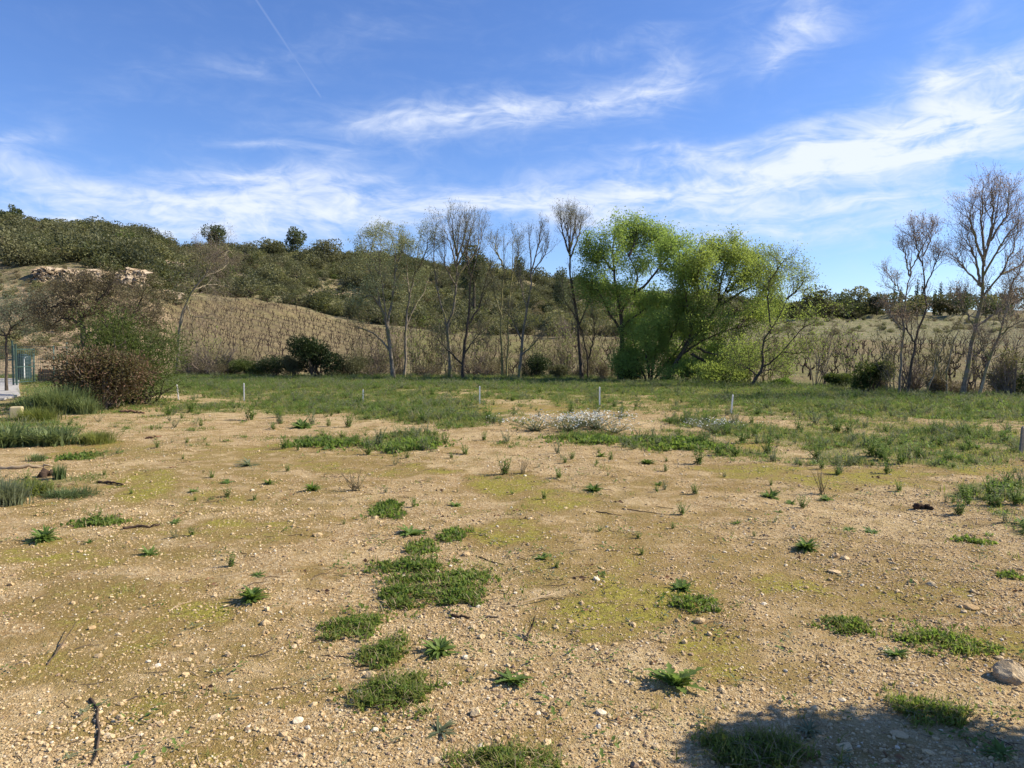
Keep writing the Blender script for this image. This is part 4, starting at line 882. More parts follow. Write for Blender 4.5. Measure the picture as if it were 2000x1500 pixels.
# ------------------------------------------------------------------ small plants
def strip_leaves(mb, base, az, L, w, pitch, curl, seg=5, lobed=0., mat=0, rg=None):
    """arching leaves: az, L, w, pitch arrays"""
    n = len(az); t = np.linspace(0, 1, seg + 1); h = L[:, None] / seg
    ang = pitch[:, None] - curl[:, None] * t[None]; dr = np.cos(ang) * h; dz = np.sin(ang) * h
    r = np.concatenate([np.zeros((n, 1)), np.cumsum(dr, 1)[:, :-1]], 1); z = np.concatenate([np.zeros((n, 1)), np.cumsum(dz, 1)[:, :-1]], 1); z = np.maximum(z, .004)
    out = np.stack([np.cos(az), np.sin(az), 0 * az], -1); side = np.stack([-np.sin(az), np.cos(az), 0 * az], -1)
    c = base[:, None] + out[:, None] * r[..., None] + np.array([0, 0, 1.]) * z[..., None]
    wp = np.sin(np.pi * np.clip(t * .93 + .07, 0, 1) ** .8) ** .8 * .5; wp[-1] = .02
    wd = w[:, None] * wp[None]
    if lobed: wd = wd * (1 + lobed * np.where(np.arange(seg + 1) % 2 == 0, -.55, .5))[None]
    cup = np.array([0, 0, 1.]) * (wd * .35)[..., None]
    v = np.stack([c - side[:, None] * wd[..., None] + cup, c, c + side[:, None] * wd[..., None] + cup], 2)
    k = (np.arange(n) * (seg + 1) * 3)[:, None] + (np.arange(seg) * 3)[None]
    q = np.concatenate([np.stack([k + a, k + a + 1, k + a + 4, k + a + 3], -1).reshape(-1, 4) for a in (0, 1)])
    mb.add(v, q, None, mat)
def rosette_mesh(seed, n=34, L=.5, w=.085, lo=.1, hi=1.15, leaf='weed', lobed=0., curl=.8, name='rosette', seg=5):
    """leaf rosette of about unit diameter"""
    rg = np.random.default_rng(1500 + seed); mb = MB(); pit = rg.uniform(lo, hi, n)
    strip_leaves(mb, rg.normal(size=(n, 3)) * [.03, .03, 0] + [0, 0, .01], rg.uniform(0, 6.28, n), L * rg.uniform(.6, 1.1, n), w * rg.uniform(.7, 1.2, n), pit, curl * rg.uniform(.5, 1.3, n), seg, lobed, rg=rg)
    return mb.mesh(name, LEAF[leaf], True)
def clump_mesh(seed, leaf='weed', stems=9, h=1., spread=.35, ll=.2, name='clump', flowers=0):
    """upright leafy weed about one unit tall"""
    rg = np.random.default_rng(1600 + seed); mb = MB()
    e = rg.normal(size=(stems, 3)) * [spread * .6, spread * .6, .1] + [0, 0, .78]; e[:, 2] = np.clip(e[:, 2], .4, 1.) * h
    b = rg.normal(size=(stems, 3)) * [.08 * h, .08 * h, 0]
    A = np.stack([b, b * .6 + e * .4 + rg.normal(size=(stems, 3)) * .03 * h, e], 1); ra = np.tile([.014, .011, .005], (stems, 1)) * h; tubes(mb, A, ra, 3, 0)
    n = 16; t = np.tile(np.linspace(.08, 1., n), stems); k = np.repeat(np.arange(stems), n); i = np.minimum((t * 2).astype(int), 1); f = (t * 2 - i)[:, None]
    p = A[k, i] * (1 - f) + A[k, i + 1] * f; m = len(p)
    strip_leaves(mb, p, rg.uniform(0, 6.28, m), ll * (1.25 - .7 * t) * rg.uniform(.7, 1.2, m), ll * .3 * rg.uniform(.7, 1.2, m), rg.uniform(.1, 1., m), rg.uniform(.3, 1.2, m), 4, 0., 0, rg)
    mats = [LEAF[leaf]]
    if flowers:
        q = e[rg.integers(0, stems, flowers)] + rg.normal(size=(flowers, 3)) * [.16, .16, .10]
        leaves(mb, q, .055, 1., .0, 1, rg=rg); leaves(mb, q, .055, 1., .0, 1, rg=rg); mats.append(M['petal'])
    return mb.mesh(name, mats)
M['petal'] = mat('white_petals', lambda T, p: (.66, .66, .58), .6, .2)
ROS = [rosette_mesh(k, 80, .46, .085, .02, 1.1, curl=.85) for k in range(3)] + [rosette_mesh(5 + k, 40, .48, .075, .05, .9) for k in range(2)]
DANDELION = [rosette_mesh(30 + k, 30, .5, .11, .02, .75, 'weed', .7, .6, 'dandelion', 9) for k in range(2)]
GREYROS = [rosette_mesh(10 + k, 30, .52, .055, .05, .7, 'grey') for k in range(2)]
THISTLE = rosette_mesh(20, 20, .55, .15, .3, 1.35, 'weed', .8, .7, 'thistle', 9)
CLUMP = [clump_mesh(k, 'weed') for k in range(3)] + [clump_mesh(4 + k, 'grey', 8, 1., .4, .18) for k in range(2)]
DRYCLUMP = [clump_mesh(10, 'brush', 10, 1., .45, .12)]
FLOWER = [clump_mesh(20 + k, 'grey', 40, 1., 1.5, .13, 'flower', 170 if k else 360) for k in range(2)]

def plant(name, label, px, py, wpx, me, cat='weed', group=None, zs=1., unit_w=1.):
    p = gp(px, py); s = wpx / F * p[1] / unit_w * (1.18 if 'rosette' in name else 1.)
    o = obj(name, me, None, p - [0, 0, .004], rng.uniform(0, 6.28), (s, s, s * zs)); tag(o, label, cat, group); return o
for i, (a, b, w, m, lb) in enumerate([
    (1000, 1330, 92, ROS[0], 'thick-leaved green rosette at bottom centre, nearest of the round rosettes'), (858, 1272, 82, ROS[1], 'round green rosette up left of the nearest one'),
    (494, 1172, 76, ROS[2], 'lone green rosette left of centre on mossy sand'), (1330, 1150, 66, ROS[0], 'green rosette just above a flat grass patch right of centre'), (1575, 1072, 56, ROS[1], 'green rosette beside pale rocks on the right'),
    (85, 1056, 66, ROS[2], 'green rosette near the left edge above the yellow moss'), (803, 1044, 72, ROS[0], 'large loose rosette above the big grass patch'), (1750, 1280, 56, ROS[3], 'small pale rosette below the elongated grass patch on the right'),
    (1955, 1472, 80, ROS[4], 'rosette at the bottom right corner beside the shadow'), (1060, 1091, 38, ROS[3], 'small rosette between moss patches at centre'), (505, 1124, 34, ROS[4], 'tiny rosette above the lone rosette left of centre'),
    (292, 1084, 46, ROS[3], 'flat rosette in dull moss at left'), (1702, 1040, 38, ROS[1], 'right one of two small rosettes above the pale rocks'), (1660, 1036, 32, ROS[4], 'left one of two small rosettes above the pale rocks'),
    (1160, 958, 44, ROS[0], 'rosette right of the yellow moss strip at centre'), (890, 988, 38, ROS[2], 'small rosette left of the yellow moss strip'), (610, 958, 44, ROS[1], 'rosette left of the dead brown weed'),
    (525, 945, 34, ROS[3], 'middle one of three small rosettes in a row at left'), (445, 943, 30, ROS[4], 'left one of three small rosettes in a row at left'), (378, 961, 28, ROS[3], 'tiny rosette right of the bright moss cushion at left'),
    (1505, 972, 46, ROS[0], 'leftmost weed of the small group right of centre'), (1543, 984, 28, ROS[4], 'little rosette between two larger weeds right of centre'), (1265, 906, 38, ROS[2], 'rosette at the edge of the bare sand below the green strip'),
    (1286, 947, 26, ROS[4], 'tiny rosette alone on pale gravel right of centre'), (1615, 976, 34, ROS[1], 'rosette right of the upright weed pair'), (342, 1022, 38, ROS[3], 'rosette casting a long shadow left of centre'),
    (175, 1060, 26, ROS[4], 'tiny rosette right of the left-edge rosette'), (1175, 892, 28, ROS[3], 'small rosette below the white flowers'), (1440, 1022, 26, ROS[4], 'faint sprout on gravel right of centre'),
    (590, 836, 48, ROS[1], 'dark rosette in the sand below the left stakes'), (1520, 1000, 22, ROS[3], 'speck of green near the bark chip')]):
    o = plant('rosette_weed', lb, a, b, w, m if i % 3 else DANDELION[i // 3 % 2], 'weed', 'rosette weeds on the open ground', .75 + .4 * rng.random()); o.rotation_euler[0] = rng.normal() * .12; o.rotation_euler[1] = rng.normal() * .12
plant('thistle', 'ragged upright thistle with jagged leaves left of the corner shadow', 1318, 1338, 135, THISTLE, 'thistle', None, .85)
plant('spiky_weed', 'flat grey-green spiky weed at bottom centre', 860, 1430, 96, GREYROS[0], 'weed', None, .9)
plant('spiky_weed', 'thin spiky weed inside the corner shadow', 1580, 1430, 90, GREYROS[1], 'weed', None, 1.3)
plant('spiky_weed', 'grey-green spiky tuft above three small rosettes at left', 486, 910, 66, GREYROS[0], 'weed', None, 1.2)
for i, (a, b, h, k, lb) in enumerate([
    (985, 926, 42, 0, 'bushy upright weed alone on sand at centre'), (1567, 992, 34, 1, 'narrow upright weed right of centre'), (490, 820, 46, 2, 'upright leafy weed below the second white stake'), (372, 806, 36, 0, 'green clump between two left stakes'),
    (330, 812, 30, 1, 'clump just right of the red-leaved bush'), (1640, 925, 40, 4, 'grey stemmed weed in the right-hand yellow moss'), (1700, 890, 48, 0, 'tall leafy weed in the right-hand green band'), (1500, 885, 40, 2, 'leafy weed left of the right-hand green band'), (1450, 865, 36, 1, 'weed right of the white flowers'),
    (830, 880, 36, 3, 'grey-green weed on the dark weedy strip left of centre'), (780, 884, 34, 0, 'green weed at the left end of the weedy strip'), (870, 868, 30, 2, 'weed at the right end of the weedy strip'), (955, 815, 36, 1, 'dark weed right of the fourth stake'), (1200, 795, 22, 0, 'dark weed beside the fifth stake'),
    (1345, 830, 34, 3, 'dark leafy weed left of the last white stake'), (1480, 812, 30, 1, 'weed right of the last white stake'), (1760, 905, 44, 2, 'weed near a bare patch at right'), (1840, 850, 34, 3, 'weed in the far right green band'), (1940, 975, 62, 0, 'lush weed at the right edge'),
    (1985, 985, 60, 1, 'lush weed cut by the right edge'), (1890, 985, 46, 2, 'lush weed left of the right-edge clump'), (610, 830, 34, 4, 'greyish weed in the left weedy band'), (545, 815, 34, 1, 'leafy weed right of the upright one below the second stake'), (680, 835, 36, 0, 'weed below the short stake'),
    (1560, 840, 30, 2, 'low dark weed in the right-hand grass'), (1090, 886, 30, 4, 'small weed on the sand below the left flowers'), (945, 860, 24, 1, 'small weed on bare sand at centre')]):
    plant('leafy_weed', lb, a, b, h, CLUMP[k], 'weed', 'taller leafy weeds', 1.)
plant('dead_weed', 'dead brown bushy weed left of centre', 695, 958, 52, DRYCLUMP[0], 'weed', None, .85)
plant('dry_weed', 'dry twiggy weed beside the bushy weed at centre', 1022, 925, 34, DRYCLUMP[0], 'weed', None, 1.)
plant('dry_weed', 'single dry stalk right of centre', 1604, 966, 40, DRYCLUMP[0], 'weed', None, 1.4)
for a, b, w, k, lb in ((1165, 838, 50, 0, 'densest clump of white flowers right of centre'), (1110, 842, 46, 1, 'white flower clump left of the densest one'), (1045, 842, 44, 1, 'sparse white flowers at the left end of the flower patch'), (1200, 846, 36, 1, 'white flowers at the right end of the flower patch'), (1395, 845, 40, 1, 'thin scatter of white flowers left of the last stake'), (1140, 832, 40, 1, 'white flowers at the back of the flower patch')):
    plant('white_flowers', lb, a, b, w, FLOWER[k], 'flowers', 'white flower patch', .7)

def mat_patch(name, label, px, py, wpx, hpx, leaf='clover', hz=.045, seed=0, blade=.4, cat='ground cover'):
    """a low spreading patch: many tiny leaves and a few blades"""
    rg = np.random.default_rng(1800 + seed); c = gp(px, py); W = wpx / F * c[1] * .5; D = hpx * c[1] ** 2 / (F * CH) * .5
    ls = max(.014, .0052 * c[1]); n = int(np.clip(3.6 * W * D * 3.14 / (ls * ls * .5), 300, 5200))
    a = rg.uniform(0, 6.28, n); ph = rg.uniform(0, 6.28, 4); edge_ = 1.06 + .22 * np.sin(2 * a + ph[0]) + .18 * np.sin(3 * a + ph[1]) + .14 * np.sin(5 * a + ph[2]) + .08 * np.sin(9 * a + ph[3])
    r = np.sqrt(rg.random(n)) * edge_ + rg.normal(size=n) * .05 + (rg.random(n) < .20) * rg.random(n) * .75; x = np.cos(a) * r * W; y = np.sin(a) * r * D
    gap = fbm(x + c[0] * 7, y + c[1] * 7, max(W, D) * .30, 3) + rg.normal(size=n) * .3 > -.35 + .75 * np.clip((r - .55) / .4, 0, 1.3); x, y, r = x[gap], y[gap], r[gap]; n = len(x)
    hgt = .72 * hz * np.clip(1.1 - .6 * r, .25, 1) * (1 + .5 * fbm(x * 5, y * 5, .5, 1)); z = H(x + c[0], y + c[1]) - c[2] + hgt * rg.uniform(.25, 1., n)
    mb = MB(); leaves(mb, np.c_[x, y, z], ls, .75, .5, 0, rg=rg)
    m = int(n * blade); j = rg.integers(0, n, m); blades(mb, np.c_[x[j], y[j], H(x[j] + c[0], y[j] + c[1]) - c[2]], hz * 1.25, ls * .3, 1., 2, 1, rg)
    m = int(n * .05) + 4; j = rg.integers(0, n, m); blades(mb, np.c_[x[j] * 1.08, y[j] * 1.08, H(x[j] + c[0], y[j] + c[1]) - c[2]], hz * 1.6, ls * .25, 1.1, 2, 2, rg)
    o = obj(name, mb.mesh(name, [LEAF[leaf], LEAF['grass'], LEAF['dry']]), None, c); tag(o, label, cat, 'low green patches on the open ground')
for i, (a, b, w, h, z, lb) in enumerate([
    (800, 1112, 150, 50, .05, 'upper lobe of the large green patch at centre left'), (900, 1135, 140, 50, .05, 'right lobe of the large green patch at centre left'), (790, 1165, 130, 60, .05, 'lower left lobe of the large green patch'), (900, 1168, 130, 36, .045, 'lower right lobe of the large green patch'),
    (690, 1225, 150, 60, .05, 'green patch below the large patch, left of the round rosette'), (755, 1280, 100, 70, .055, 'leafy patch directly left of the round rosette'), (772, 1358, 190, 84, .055, 'wide green patch above the flat spiky weed'), (992, 1492, 200, 70, .055, 'green patch cut by the bottom edge at centre'),
    (1480, 1474, 250, 90, .06, 'dark green patch inside the corner shadow'), (1815, 1392, 170, 66, .05, 'green patch above the corner shadow on the right'), (1655, 1225, 108, 38, .045, 'small flat green patch right of centre'), (1845, 1255, 180, 56, .045, 'elongated green patch near the boulder'),
    (1355, 1180, 112, 38, .04, 'flat grass patch under a rosette right of centre'), (757, 998, 84, 38, .05, 'slanted green patch above the large loose rosette'), (886, 1047, 64, 32, .05, 'small rounded green tuft right of the large loose rosette'), (1900, 1060, 76, 16, .04, 'thin green patch near the right edge'),
    (195, 1022, 120, 20, .04, 'thin dark green patch at left'), (152, 894, 76, 14, .04, 'thin green strip near the left edge behind the fallen branch'), (1975, 1128, 60, 18, .04, 'small green patch at the right edge'), (825, 1075, 70, 30, .05, 'loose growth above the large green patch'), (1395, 875, 90, 14, .06, 'green strip on sand left of the last stake'),
    (1180, 862, 190, 16, .07, 'dense green strip below the white flowers'), (1330, 868, 150, 24, .08, 'thick green strip right of the white flowers'), (640, 868, 170, 18, .06, 'bright grass strip left of the weedy strip'), (800, 872, 130, 26, .08, 'dark low growth of the weedy strip left of centre')]):
    mat_patch('ground_cover_patch', lb, a, b, w, h, seed=i, hz=z)

# tussocks on the left
def tussock(name, label, px, py, w, h, leaf, n, seed, bw=.014, lean=.6, cat='grass'):
    rg = np.random.default_rng(2100 + seed); c = gp(px, py); W = w / F * c[1] * .5; Hh = h / F * c[1]; mb = MB()
    b = np.c_[rg.normal(size=(n, 2)) * [W * .42, W * .3], np.zeros(n)]; az = np.arctan2(b[:, 1], b[:, 0]) + rg.normal(size=n) * .9; b[:, 2] = H(b[:, 0] + c[0], b[:, 1] + c[1]) - c[2] - .01
    blades(mb, b, Hh * .85, bw, lean, 4, 0, rg, az, 1.1); tag(obj(name, mb.mesh(name, LEAF[leaf]), None, c), label, cat)
tussock('tall_grass', 'tall blue-green grass tussock between fence and red-leaved bush', 118, 806, 110, 66, 'bluegrass', 1500, 1, .02, .6)
tussock('tall_grass', 'blue-green tuft at the foot of the red-leaved bush', 168, 808, 50, 40, 'bluegrass', 500, 2, .018)
tussock('grass_tuft', 'bright green grass beside the limestone block', 72, 822, 80, 34, 'grass', 900, 3, .012)
tussock('grass_tuft', 'bright green round grass tuft on sand at left', 190, 866, 68, 32, 'grass', 800, 4, .010)
tussock('broad_leaved_clump', 'broad-leaved blue-green clump at left below the limestone block', 100, 868, 95, 48, 'bluegrass', 420, 5, .032, .9, 'weed')
tussock('broad_leaved_clump', 'broad-leaved clump at the left picture edge', 15, 872, 90, 60, 'bluegrass', 420, 6, .032, .9, 'weed')
tussock('broad_leaved_clump', 'light green leafy clump below the fallen branch at left', 62, 965, 70, 38, 'grass', 300, 7, .02, 1., 'weed')
tussock('grass_tuft', 'dark flattened grass tuft right of the light green clump', 135, 968, 100, 26, 'bluegrass', 600, 8, .008, 1.3)
tussock('grey_herb', 'grey-green fuzzy herb cut by the left edge', 8, 985, 80, 60, 'grey', 900, 9, .01, .5, 'weed')
tussock('grass_tuft', 'small grey tuft left of the thin green strip', 74, 900, 32, 20, 'bluegrass', 200, 10, .01)
tussock('grass_tuft', 'upright pale tuft behind the dark log', 116, 935, 24, 34, 'bluegrass', 160, 11, .01, .25)

# ------------------------------------------------------------------ stones, branches
def ico(sub=0):
    import bmesh
    bm = bmesh.new(); bmesh.ops.create_icosphere(bm, subdivisions=sub + 1, radius=1); v = np.array([q.co[:] for q in bm.verts]); f = np.array([[q.index for q in t.verts] for t in bm.faces]); bm.free(); return v, f
def stone_mesh(seed, m, sub=0, flat=.6, rough=.28):
    rg = np.random.default_rng(2300 + seed); v, f = ico(sub); pl = unit(rg.normal(size=(9, 3))); cut = rg.uniform(.55, .95, 9)
    for n, c in zip(pl, cut): d = v @ n; v = v - np.where(d > c, d - c, 0)[:, None] * n
    v = v * (1 + rg.normal(size=(len(v), 1)) * rough * .2) * [1, rg.uniform(.6, .95), flat * rg.uniform(.8, 1.2)]
    mb = MB(); mb.add(v, None, f); return mb.mesh('stone', m)
def stone_mat(T, p):
    r = T.node('ShaderNodeObjectInfo').outputs['Random']; n = T.noise(objco(T), 1.6, 5, .65)
    c = T.mix(r, (.40, .27, .13), (.63, .485, .28)); c = T.mix(T.smooth(T.math('FRACT', T.math('MULTIPLY', r, 7.3)), .88, .97), c, (.28, .195, .125)); c = T.mix(T.smooth(T.math('FRACT', T.math('MULTIPLY', r, 13.7)), .92, .98), c, (.70, .61, .45))
    bump(T, p, n, .4, .06); return T.mix(T.smooth(n, .5, .75, 0., .45), c, (.30, .20, .105))
M['stone'] = mat('field_stone', stone_mat, .9, .15)
def boulder_mat(T, p):
    n = T.noise(objco(T), 2.2, 6, .65); bump(T, p, n, .8, .12); return T.mix(T.smooth(n, .38, .66), (.46, .35, .215), (.62, .50, .33))
M['boulder'] = mat('pale_boulder', boulder_mat, .9, .15)
BIG = [stone_mesh(k, M['stone'], 1, .62) for k in range(5)]
for i, (a, b, w, zs, lb) in enumerate([(1972, 1325, 66, .95, 'large pale boulder at the right edge'), (725, 1322, 26, .9, 'yellowish stone beside the wide green patch'), (930, 1396, 30, 1., 'pale stone right of the wide green patch'), (1365, 1216, 26, 1., 'pinkish stone in the moss right of centre'), (519, 1219, 22, 1., 'white stone below the lone rosette'), (522, 1192, 18, .9, 'second small stone just below the lone rosette'),
     (861, 1048, 22, .8, 'pale stone left of the rounded green tuft'), (620, 1047, 22, .8, 'pale stone on gravel left of centre'), (1632, 1088, 24, 1., 'dark-sided rock right of the rosette'), (1650, 1092, 18, .9, 'pale rock touching the dark-sided rock'), (1336, 1256, 22, .8, 'flat stone at the edge of the moss right of centre'), (582, 1410, 24, .8, 'stone at bottom left of centre'), (552, 1436, 20, .8, 'smaller stone below left-of-centre stone'),
     (1720, 1213, 16, .9, 'small white stone right of the flat green patch'), (1757, 1435, 36, .4, 'flat pale stone at the shadow rim'), (1650, 1462, 56, .35, 'flat grey stone inside the corner shadow'), (1820, 1143, 20, .7, 'stone on the right gravel'), (1895, 1186, 36, .3, 'flat grey slab on the right gravel'), (1630, 1118, 30, .4, 'flat pale stone below the rocks'), (1740, 1310, 18, .7, 'stone below the small pale rosette'), (1668, 1314, 18, .7, 'brown stone left of the small pale rosette'),
     (180, 1228, 16, .8, 'white stone at far left in dull moss'), (120, 1262, 18, .6, 'white pebble beside the thin twig at left'), (235, 1410, 20, .5, 'flat white stone near the dark curved stick'), (70, 1484, 24, .5, 'white stone at the bottom left corner'), (445, 1280, 20, .8, 'white stone in gravel left of centre'), (368, 1290, 16, .7, 'pale stone in gravel left of centre'), (600, 1448, 22, .6, 'flat stone at bottom near the left of centre'),
     (985, 1405, 16, .8, 'small pale stone right of the pale stone'), (915, 1310, 14, .8, 'white pebble between the two round rosettes'), (1000, 1278, 18, .8, 'pale stone above the nearest rosette'), (1385, 1240, 16, .9, 'small white stone below the pinkish stone'), (910, 1085, 20, .8, 'pale stone above the large green patch'), (1310, 880, 10, .6, 'pale stone below the flower patch'), (735, 1012, 18, .6, 'pale stone left of the slanted patch'), (1240, 1500, 30, .8, 'stone cut by the bottom edge'), (1290, 1495, 26, .6, 'flat stone at the bottom edge near the shadow'), (940, 1245, 20, .8, 'reddish stone near the round rosette')]):
    p = gp(a, b); s = w / F * p[1] * .5; o = obj('stone', BIG[i % 5] if i else stone_mesh(9, M['boulder'], 2, .66, .12), None, p + [0, 0, s * zs * .25], rng.uniform(0, 6.28), (s, s, s * zs * 1.3)); tag(o, lb, 'stone', 'loose stones on the open ground')
def stick(name, label, pts, r, m, lift=None, cat='stick', forks=0, seed=0):
    rg = np.random.default_rng(2500 + seed); P = np.array([gp(*q) for q in pts]); P[:, 2] += r * .7 + (0 if lift is None else np.array(lift)); o_ = P[0].copy(); Q = resample(P - o_, 14); n = len(Q)
    Q[1:-1] += rg.normal(size=(n - 2, 3)) * r * .35; ra = r * np.linspace(1, .45, n) * rg.uniform(.85, 1.15, n); mb = MB(); tubes(mb, Q, ra, 6, cap=True)
    if forks: B, rb = grow(Q[None], ra[None], forks, .3, .95, 45, np.linalg.norm(Q[-1]) * .3, 0., .3, 5, .6, .001, rg); B[..., 2] = np.maximum(B[..., 2], .002); tubes(mb, B, rb, 4)
    tag(obj(name, mb.mesh(name, M[m], True), None, o_), label, cat)
stick('dead_branch', 'dark curved branch lying at bottom left', [(176, 1368), (189, 1385), (194, 1430), (190, 1470), (178, 1495)], .008, 'twigwood', None, 'branch', 3, 1)
stick('twig', 'thin twig pointing up right near the left edge', [(92, 1300), (120, 1268), (150, 1232)], .004, 'twigwood', [0, .02, .05], 'twig', 0, 2)
stick('twig', 'upright forked twig right of the round rosettes', [(1028, 1252), (1036, 1240), (1046, 1238)], .007, 'twigwood', [0, .03, .10], 'twig', 2, 3)
stick('wood_chip', 'dark wood splinter below the large green patch', [(880, 1206), (898, 1206), (917, 1208)], .012, 'bark', None, 'wood chip', 0, 4)
stick('wood_chip', 'tan wood splinter right of the dark one', [(950, 1206), (963, 1206), (976, 1207)], .009, 'palewood', None, 'wood chip', 0, 5)
stick('dead_branch', 'thin pale branch lying right of the large green patch', [(1082, 1170), (1030, 1182), (985, 1190), (968, 1184)], .005, 'palewood', [.03, .02, .01, 0], 'branch', 4, 6)
stick('twig', 'dark twig left of the round rosette', [(690, 1287), (660, 1283), (628, 1281)], .005, 'twigwood', None, 'twig', 2, 7)
stick('fallen_branch', 'long bleached branch lying at the left edge', [(-30, 918), (30, 916), (70, 914), (104, 913)], .03, 'palewood', None, 'branch', 0, 8)
stick('dead_branch', 'short dark branch right of the flattened grass tuft', [(190, 944), (215, 946), (240, 949)], .02, 'bark', None, 'branch', 0, 9)
stick('log', 'short rotten dark log under the bleached branch', [(78, 932), (92, 930), (107, 929)], .05, 'bark', None, 'log', 0, 10)
stick('bark_piece', 'dark piece of bark on gravel at right', [(1786, 994), (1805, 993), (1822, 996)], .035, 'bark', None, 'bark', 0, 11)
stick('dead_branch', 'crooked brown branch in gravel left of centre', [(240, 1034), (270, 1030), (290, 1031), (312, 1026)], .014, 'bark', None, 'branch', 3, 12)
stick('twig', 'thin dark twig right of the yellow moss strip', [(1165, 1000), (1190, 1004), (1214, 1008)], .006, 'twigwood', None, 'twig', 1, 13)
stick('twig', 'long thin dark twig on the right gravel', [(1215, 994), (1260, 1000), (1300, 1006)], .005, 'twigwood', None, 'twig', 0, 14)
stick('twig', 'thin dark twig above the large green patch', [(930, 1086), (955, 1096), (985, 1104)], .005, 'twigwood', None, 'twig', 1, 15)
stick('dead_branch', 'brown branch below the feathery bush at left', [(285, 857), (300, 856), (315, 854)], .025, 'board', None, 'branch', 0, 16)
stick('twig', 'pale straw left of the elongated green patch', [(1750, 1298), (1810, 1290), (1880, 1278)], .003, 'palewood', None, 'twig', 0, 17)
stick('fallen_branch', 'reddish dry branches under the red-leaved bush', [(235, 806), (260, 807), (282, 808)], .04, 'board', None, 'branch', 2, 18)
stick('twig', 'pale straw in the dull moss at left', [(330, 1195), (350, 1182), (372, 1176)], .004, 'palewood', None, 'twig', 0, 19)
stick('twig', 'pale twig lying below the dark curved branch', [(215, 1450), (245, 1444), (275, 1436)], .006, 'palewood', None, 'twig', 0, 20)

# ------------------------------------------------------------------ stuff: gravel, grass, litter
def build_gravel():
    rg = np.random.default_rng(31); n = 330000; y = np.exp(rg.uniform(math.log(2.3), math.log(19), n)); x = rg.uniform(-1, 1, n) * (.80 * y + .6)
    dens = .34 + .55 * fbm(x, y, 1.3, 0) + .25 * np.clip((x / y + .35) * 1.2, -.6, 1); dens = np.where(patch(x, y, MOSS) > .35, dens * .35, dens); dens = np.where(patch(x, y, GREEN) > .5, dens * .4, dens)
    k = rg.random(n) < np.clip(dens + .12, .06, 1); x, y = x[k], y[k]; n = len(x)
    s = np.clip(rg.lognormal(math.log(.0048), .48, n) * (1 + .035 * y), .0026, .028); z = H(x, y) + s * .12
    sc = s[:, None] * rg.uniform(.75, 1.25, (n, 3))
    o = scatter('gravel', np.c_[x, y, z], np.c_[rg.normal(size=(n, 2)) * .25, rg.uniform(0, 6.28, n)], sc, [stone_mesh(50 + k, M['stone'], 0, .62) for k in range(6)], rg=rg); o['label'] = 'tan and white gravel strewn over the open ground'
    print('gravel', n)
build_gravel()
def tuft_mesh(seed, n, h, w, leaf, lean=.7, spread=.09):
    rg = np.random.default_rng(2700 + seed); mb = MB(); b = np.c_[rg.normal(size=(n, 2)) * spread, np.zeros(n) - .01]; blades(mb, b, h, w, lean, 2, 0, rg); return mb.mesh('tuft', LEAF[leaf])
def build_grass():
    rg = np.random.default_rng(32); n = 260000; y = np.sqrt(rg.uniform(4.5 ** 2, 47 ** 2, n)); x = rg.uniform(-1, 1, n) * (.80 * y + 2)
    g = grassy(x, y); g = np.where((y > edge(x, y) - 7), np.maximum(g, .75), g)
    k = (rg.random(n) < np.clip(g * 1.1 - .24 + .42 * fbm(x, y, .7, 2) + .26 * fbm(x, y, 2.6, 4), 0, 1) ** 1.2) & (y < edge(x, y) + 3.5) & ~((pxcol(x, y) < 42) & (y > 21) & (y < 41)); x, y, g = x[k], y[k], g[k]; n = len(x)
    protos = [tuft_mesh(0, 22, .065, .008, 'grass', 1.1), tuft_mesh(1, 20, .09, .008, 'grass', 1.2), tuft_mesh(2, 26, .05, .009, 'clover', 1.3), tuft_mesh(3, 12, .12, .007, 'bluegrass', .8), tuft_mesh(4, 12, .11, .005, 'dry', 1.), rosette_mesh(40, 16, .08, .02), clump_mesh(41, 'weed', 6, .14, .12, .035), clump_mesh(42, 'grey', 6, .18, .14, .04)]
    idx = rg.choice(8, n, p=[.27, .18, .26, .05, .09, .08, .05, .02]); s = rg.uniform(.6, 1.25, n) * (1 + .012 * y) * np.where(y > edge(x, y) - 5, 1.15, 1.) * (.55 + .6 * g)
    o = scatter('grass', np.c_[x, y, H(x, y)], np.c_[np.zeros((n, 2)), rg.uniform(0, 6.28, n)], s[:, None] * np.ones((1, 3)), protos, idx, rg); o['label'] = 'rough green grass and small weeds over the far field'
    print('grass', n)
build_grass()
def build_litter():
    rg = np.random.default_rng(33); n = 6500; y = np.exp(rg.uniform(math.log(2.3), math.log(22), n)); x = rg.uniform(-1, 1, n) * (.80 * y + .6)
    k = fbm(x, y, 1.7, 4) + rg.normal(size=n) * .4 > .05; x, y = x[k], y[k]; n = len(x)
    P = []
    for q in range(3):
        mb = MB(); L = .025 + .014 * q; tubes(mb, np.array([[-L, 0, .003], [0, .01 * q, .006], [L, -.004, .003]]), np.array([.0016, .0018, .0010]), 4); P.append(mb.mesh('straw', M['palewood'] if q < 1 else M['twigwood']))
    mb = MB(); leaves(mb, rg.normal(size=(5, 3)) * [.012, .012, 0] + [0, 0, .004], .024, .6, -.2, 0, rg=rg); P.append(mb.mesh('dead_leaf', M['board']))
    P.append(rosette_mesh(50, 9, .028, .010)); P.append(tuft_mesh(51, 7, .035, .003, 'grass', .8, .01)); P.append(rosette_mesh(52, 8, .03, .007, .1, .8, 'grey'))
    idx = rg.choice(7, n, p=[.20, .16, .10, .06, .18, .18, .12]); s = rg.uniform(.5, 1.4, n) * (1 + .03 * y)
    o = scatter('ground_litter', np.c_[x, y, H(x, y)], np.c_[np.zeros((n, 2)), rg.uniform(0, 6.28, n)], s[:, None] * np.ones((1, 3)), P, idx, rg); o['label'] = 'dry straw, twigs and tiny sprouts scattered on the sand'
build_litter()

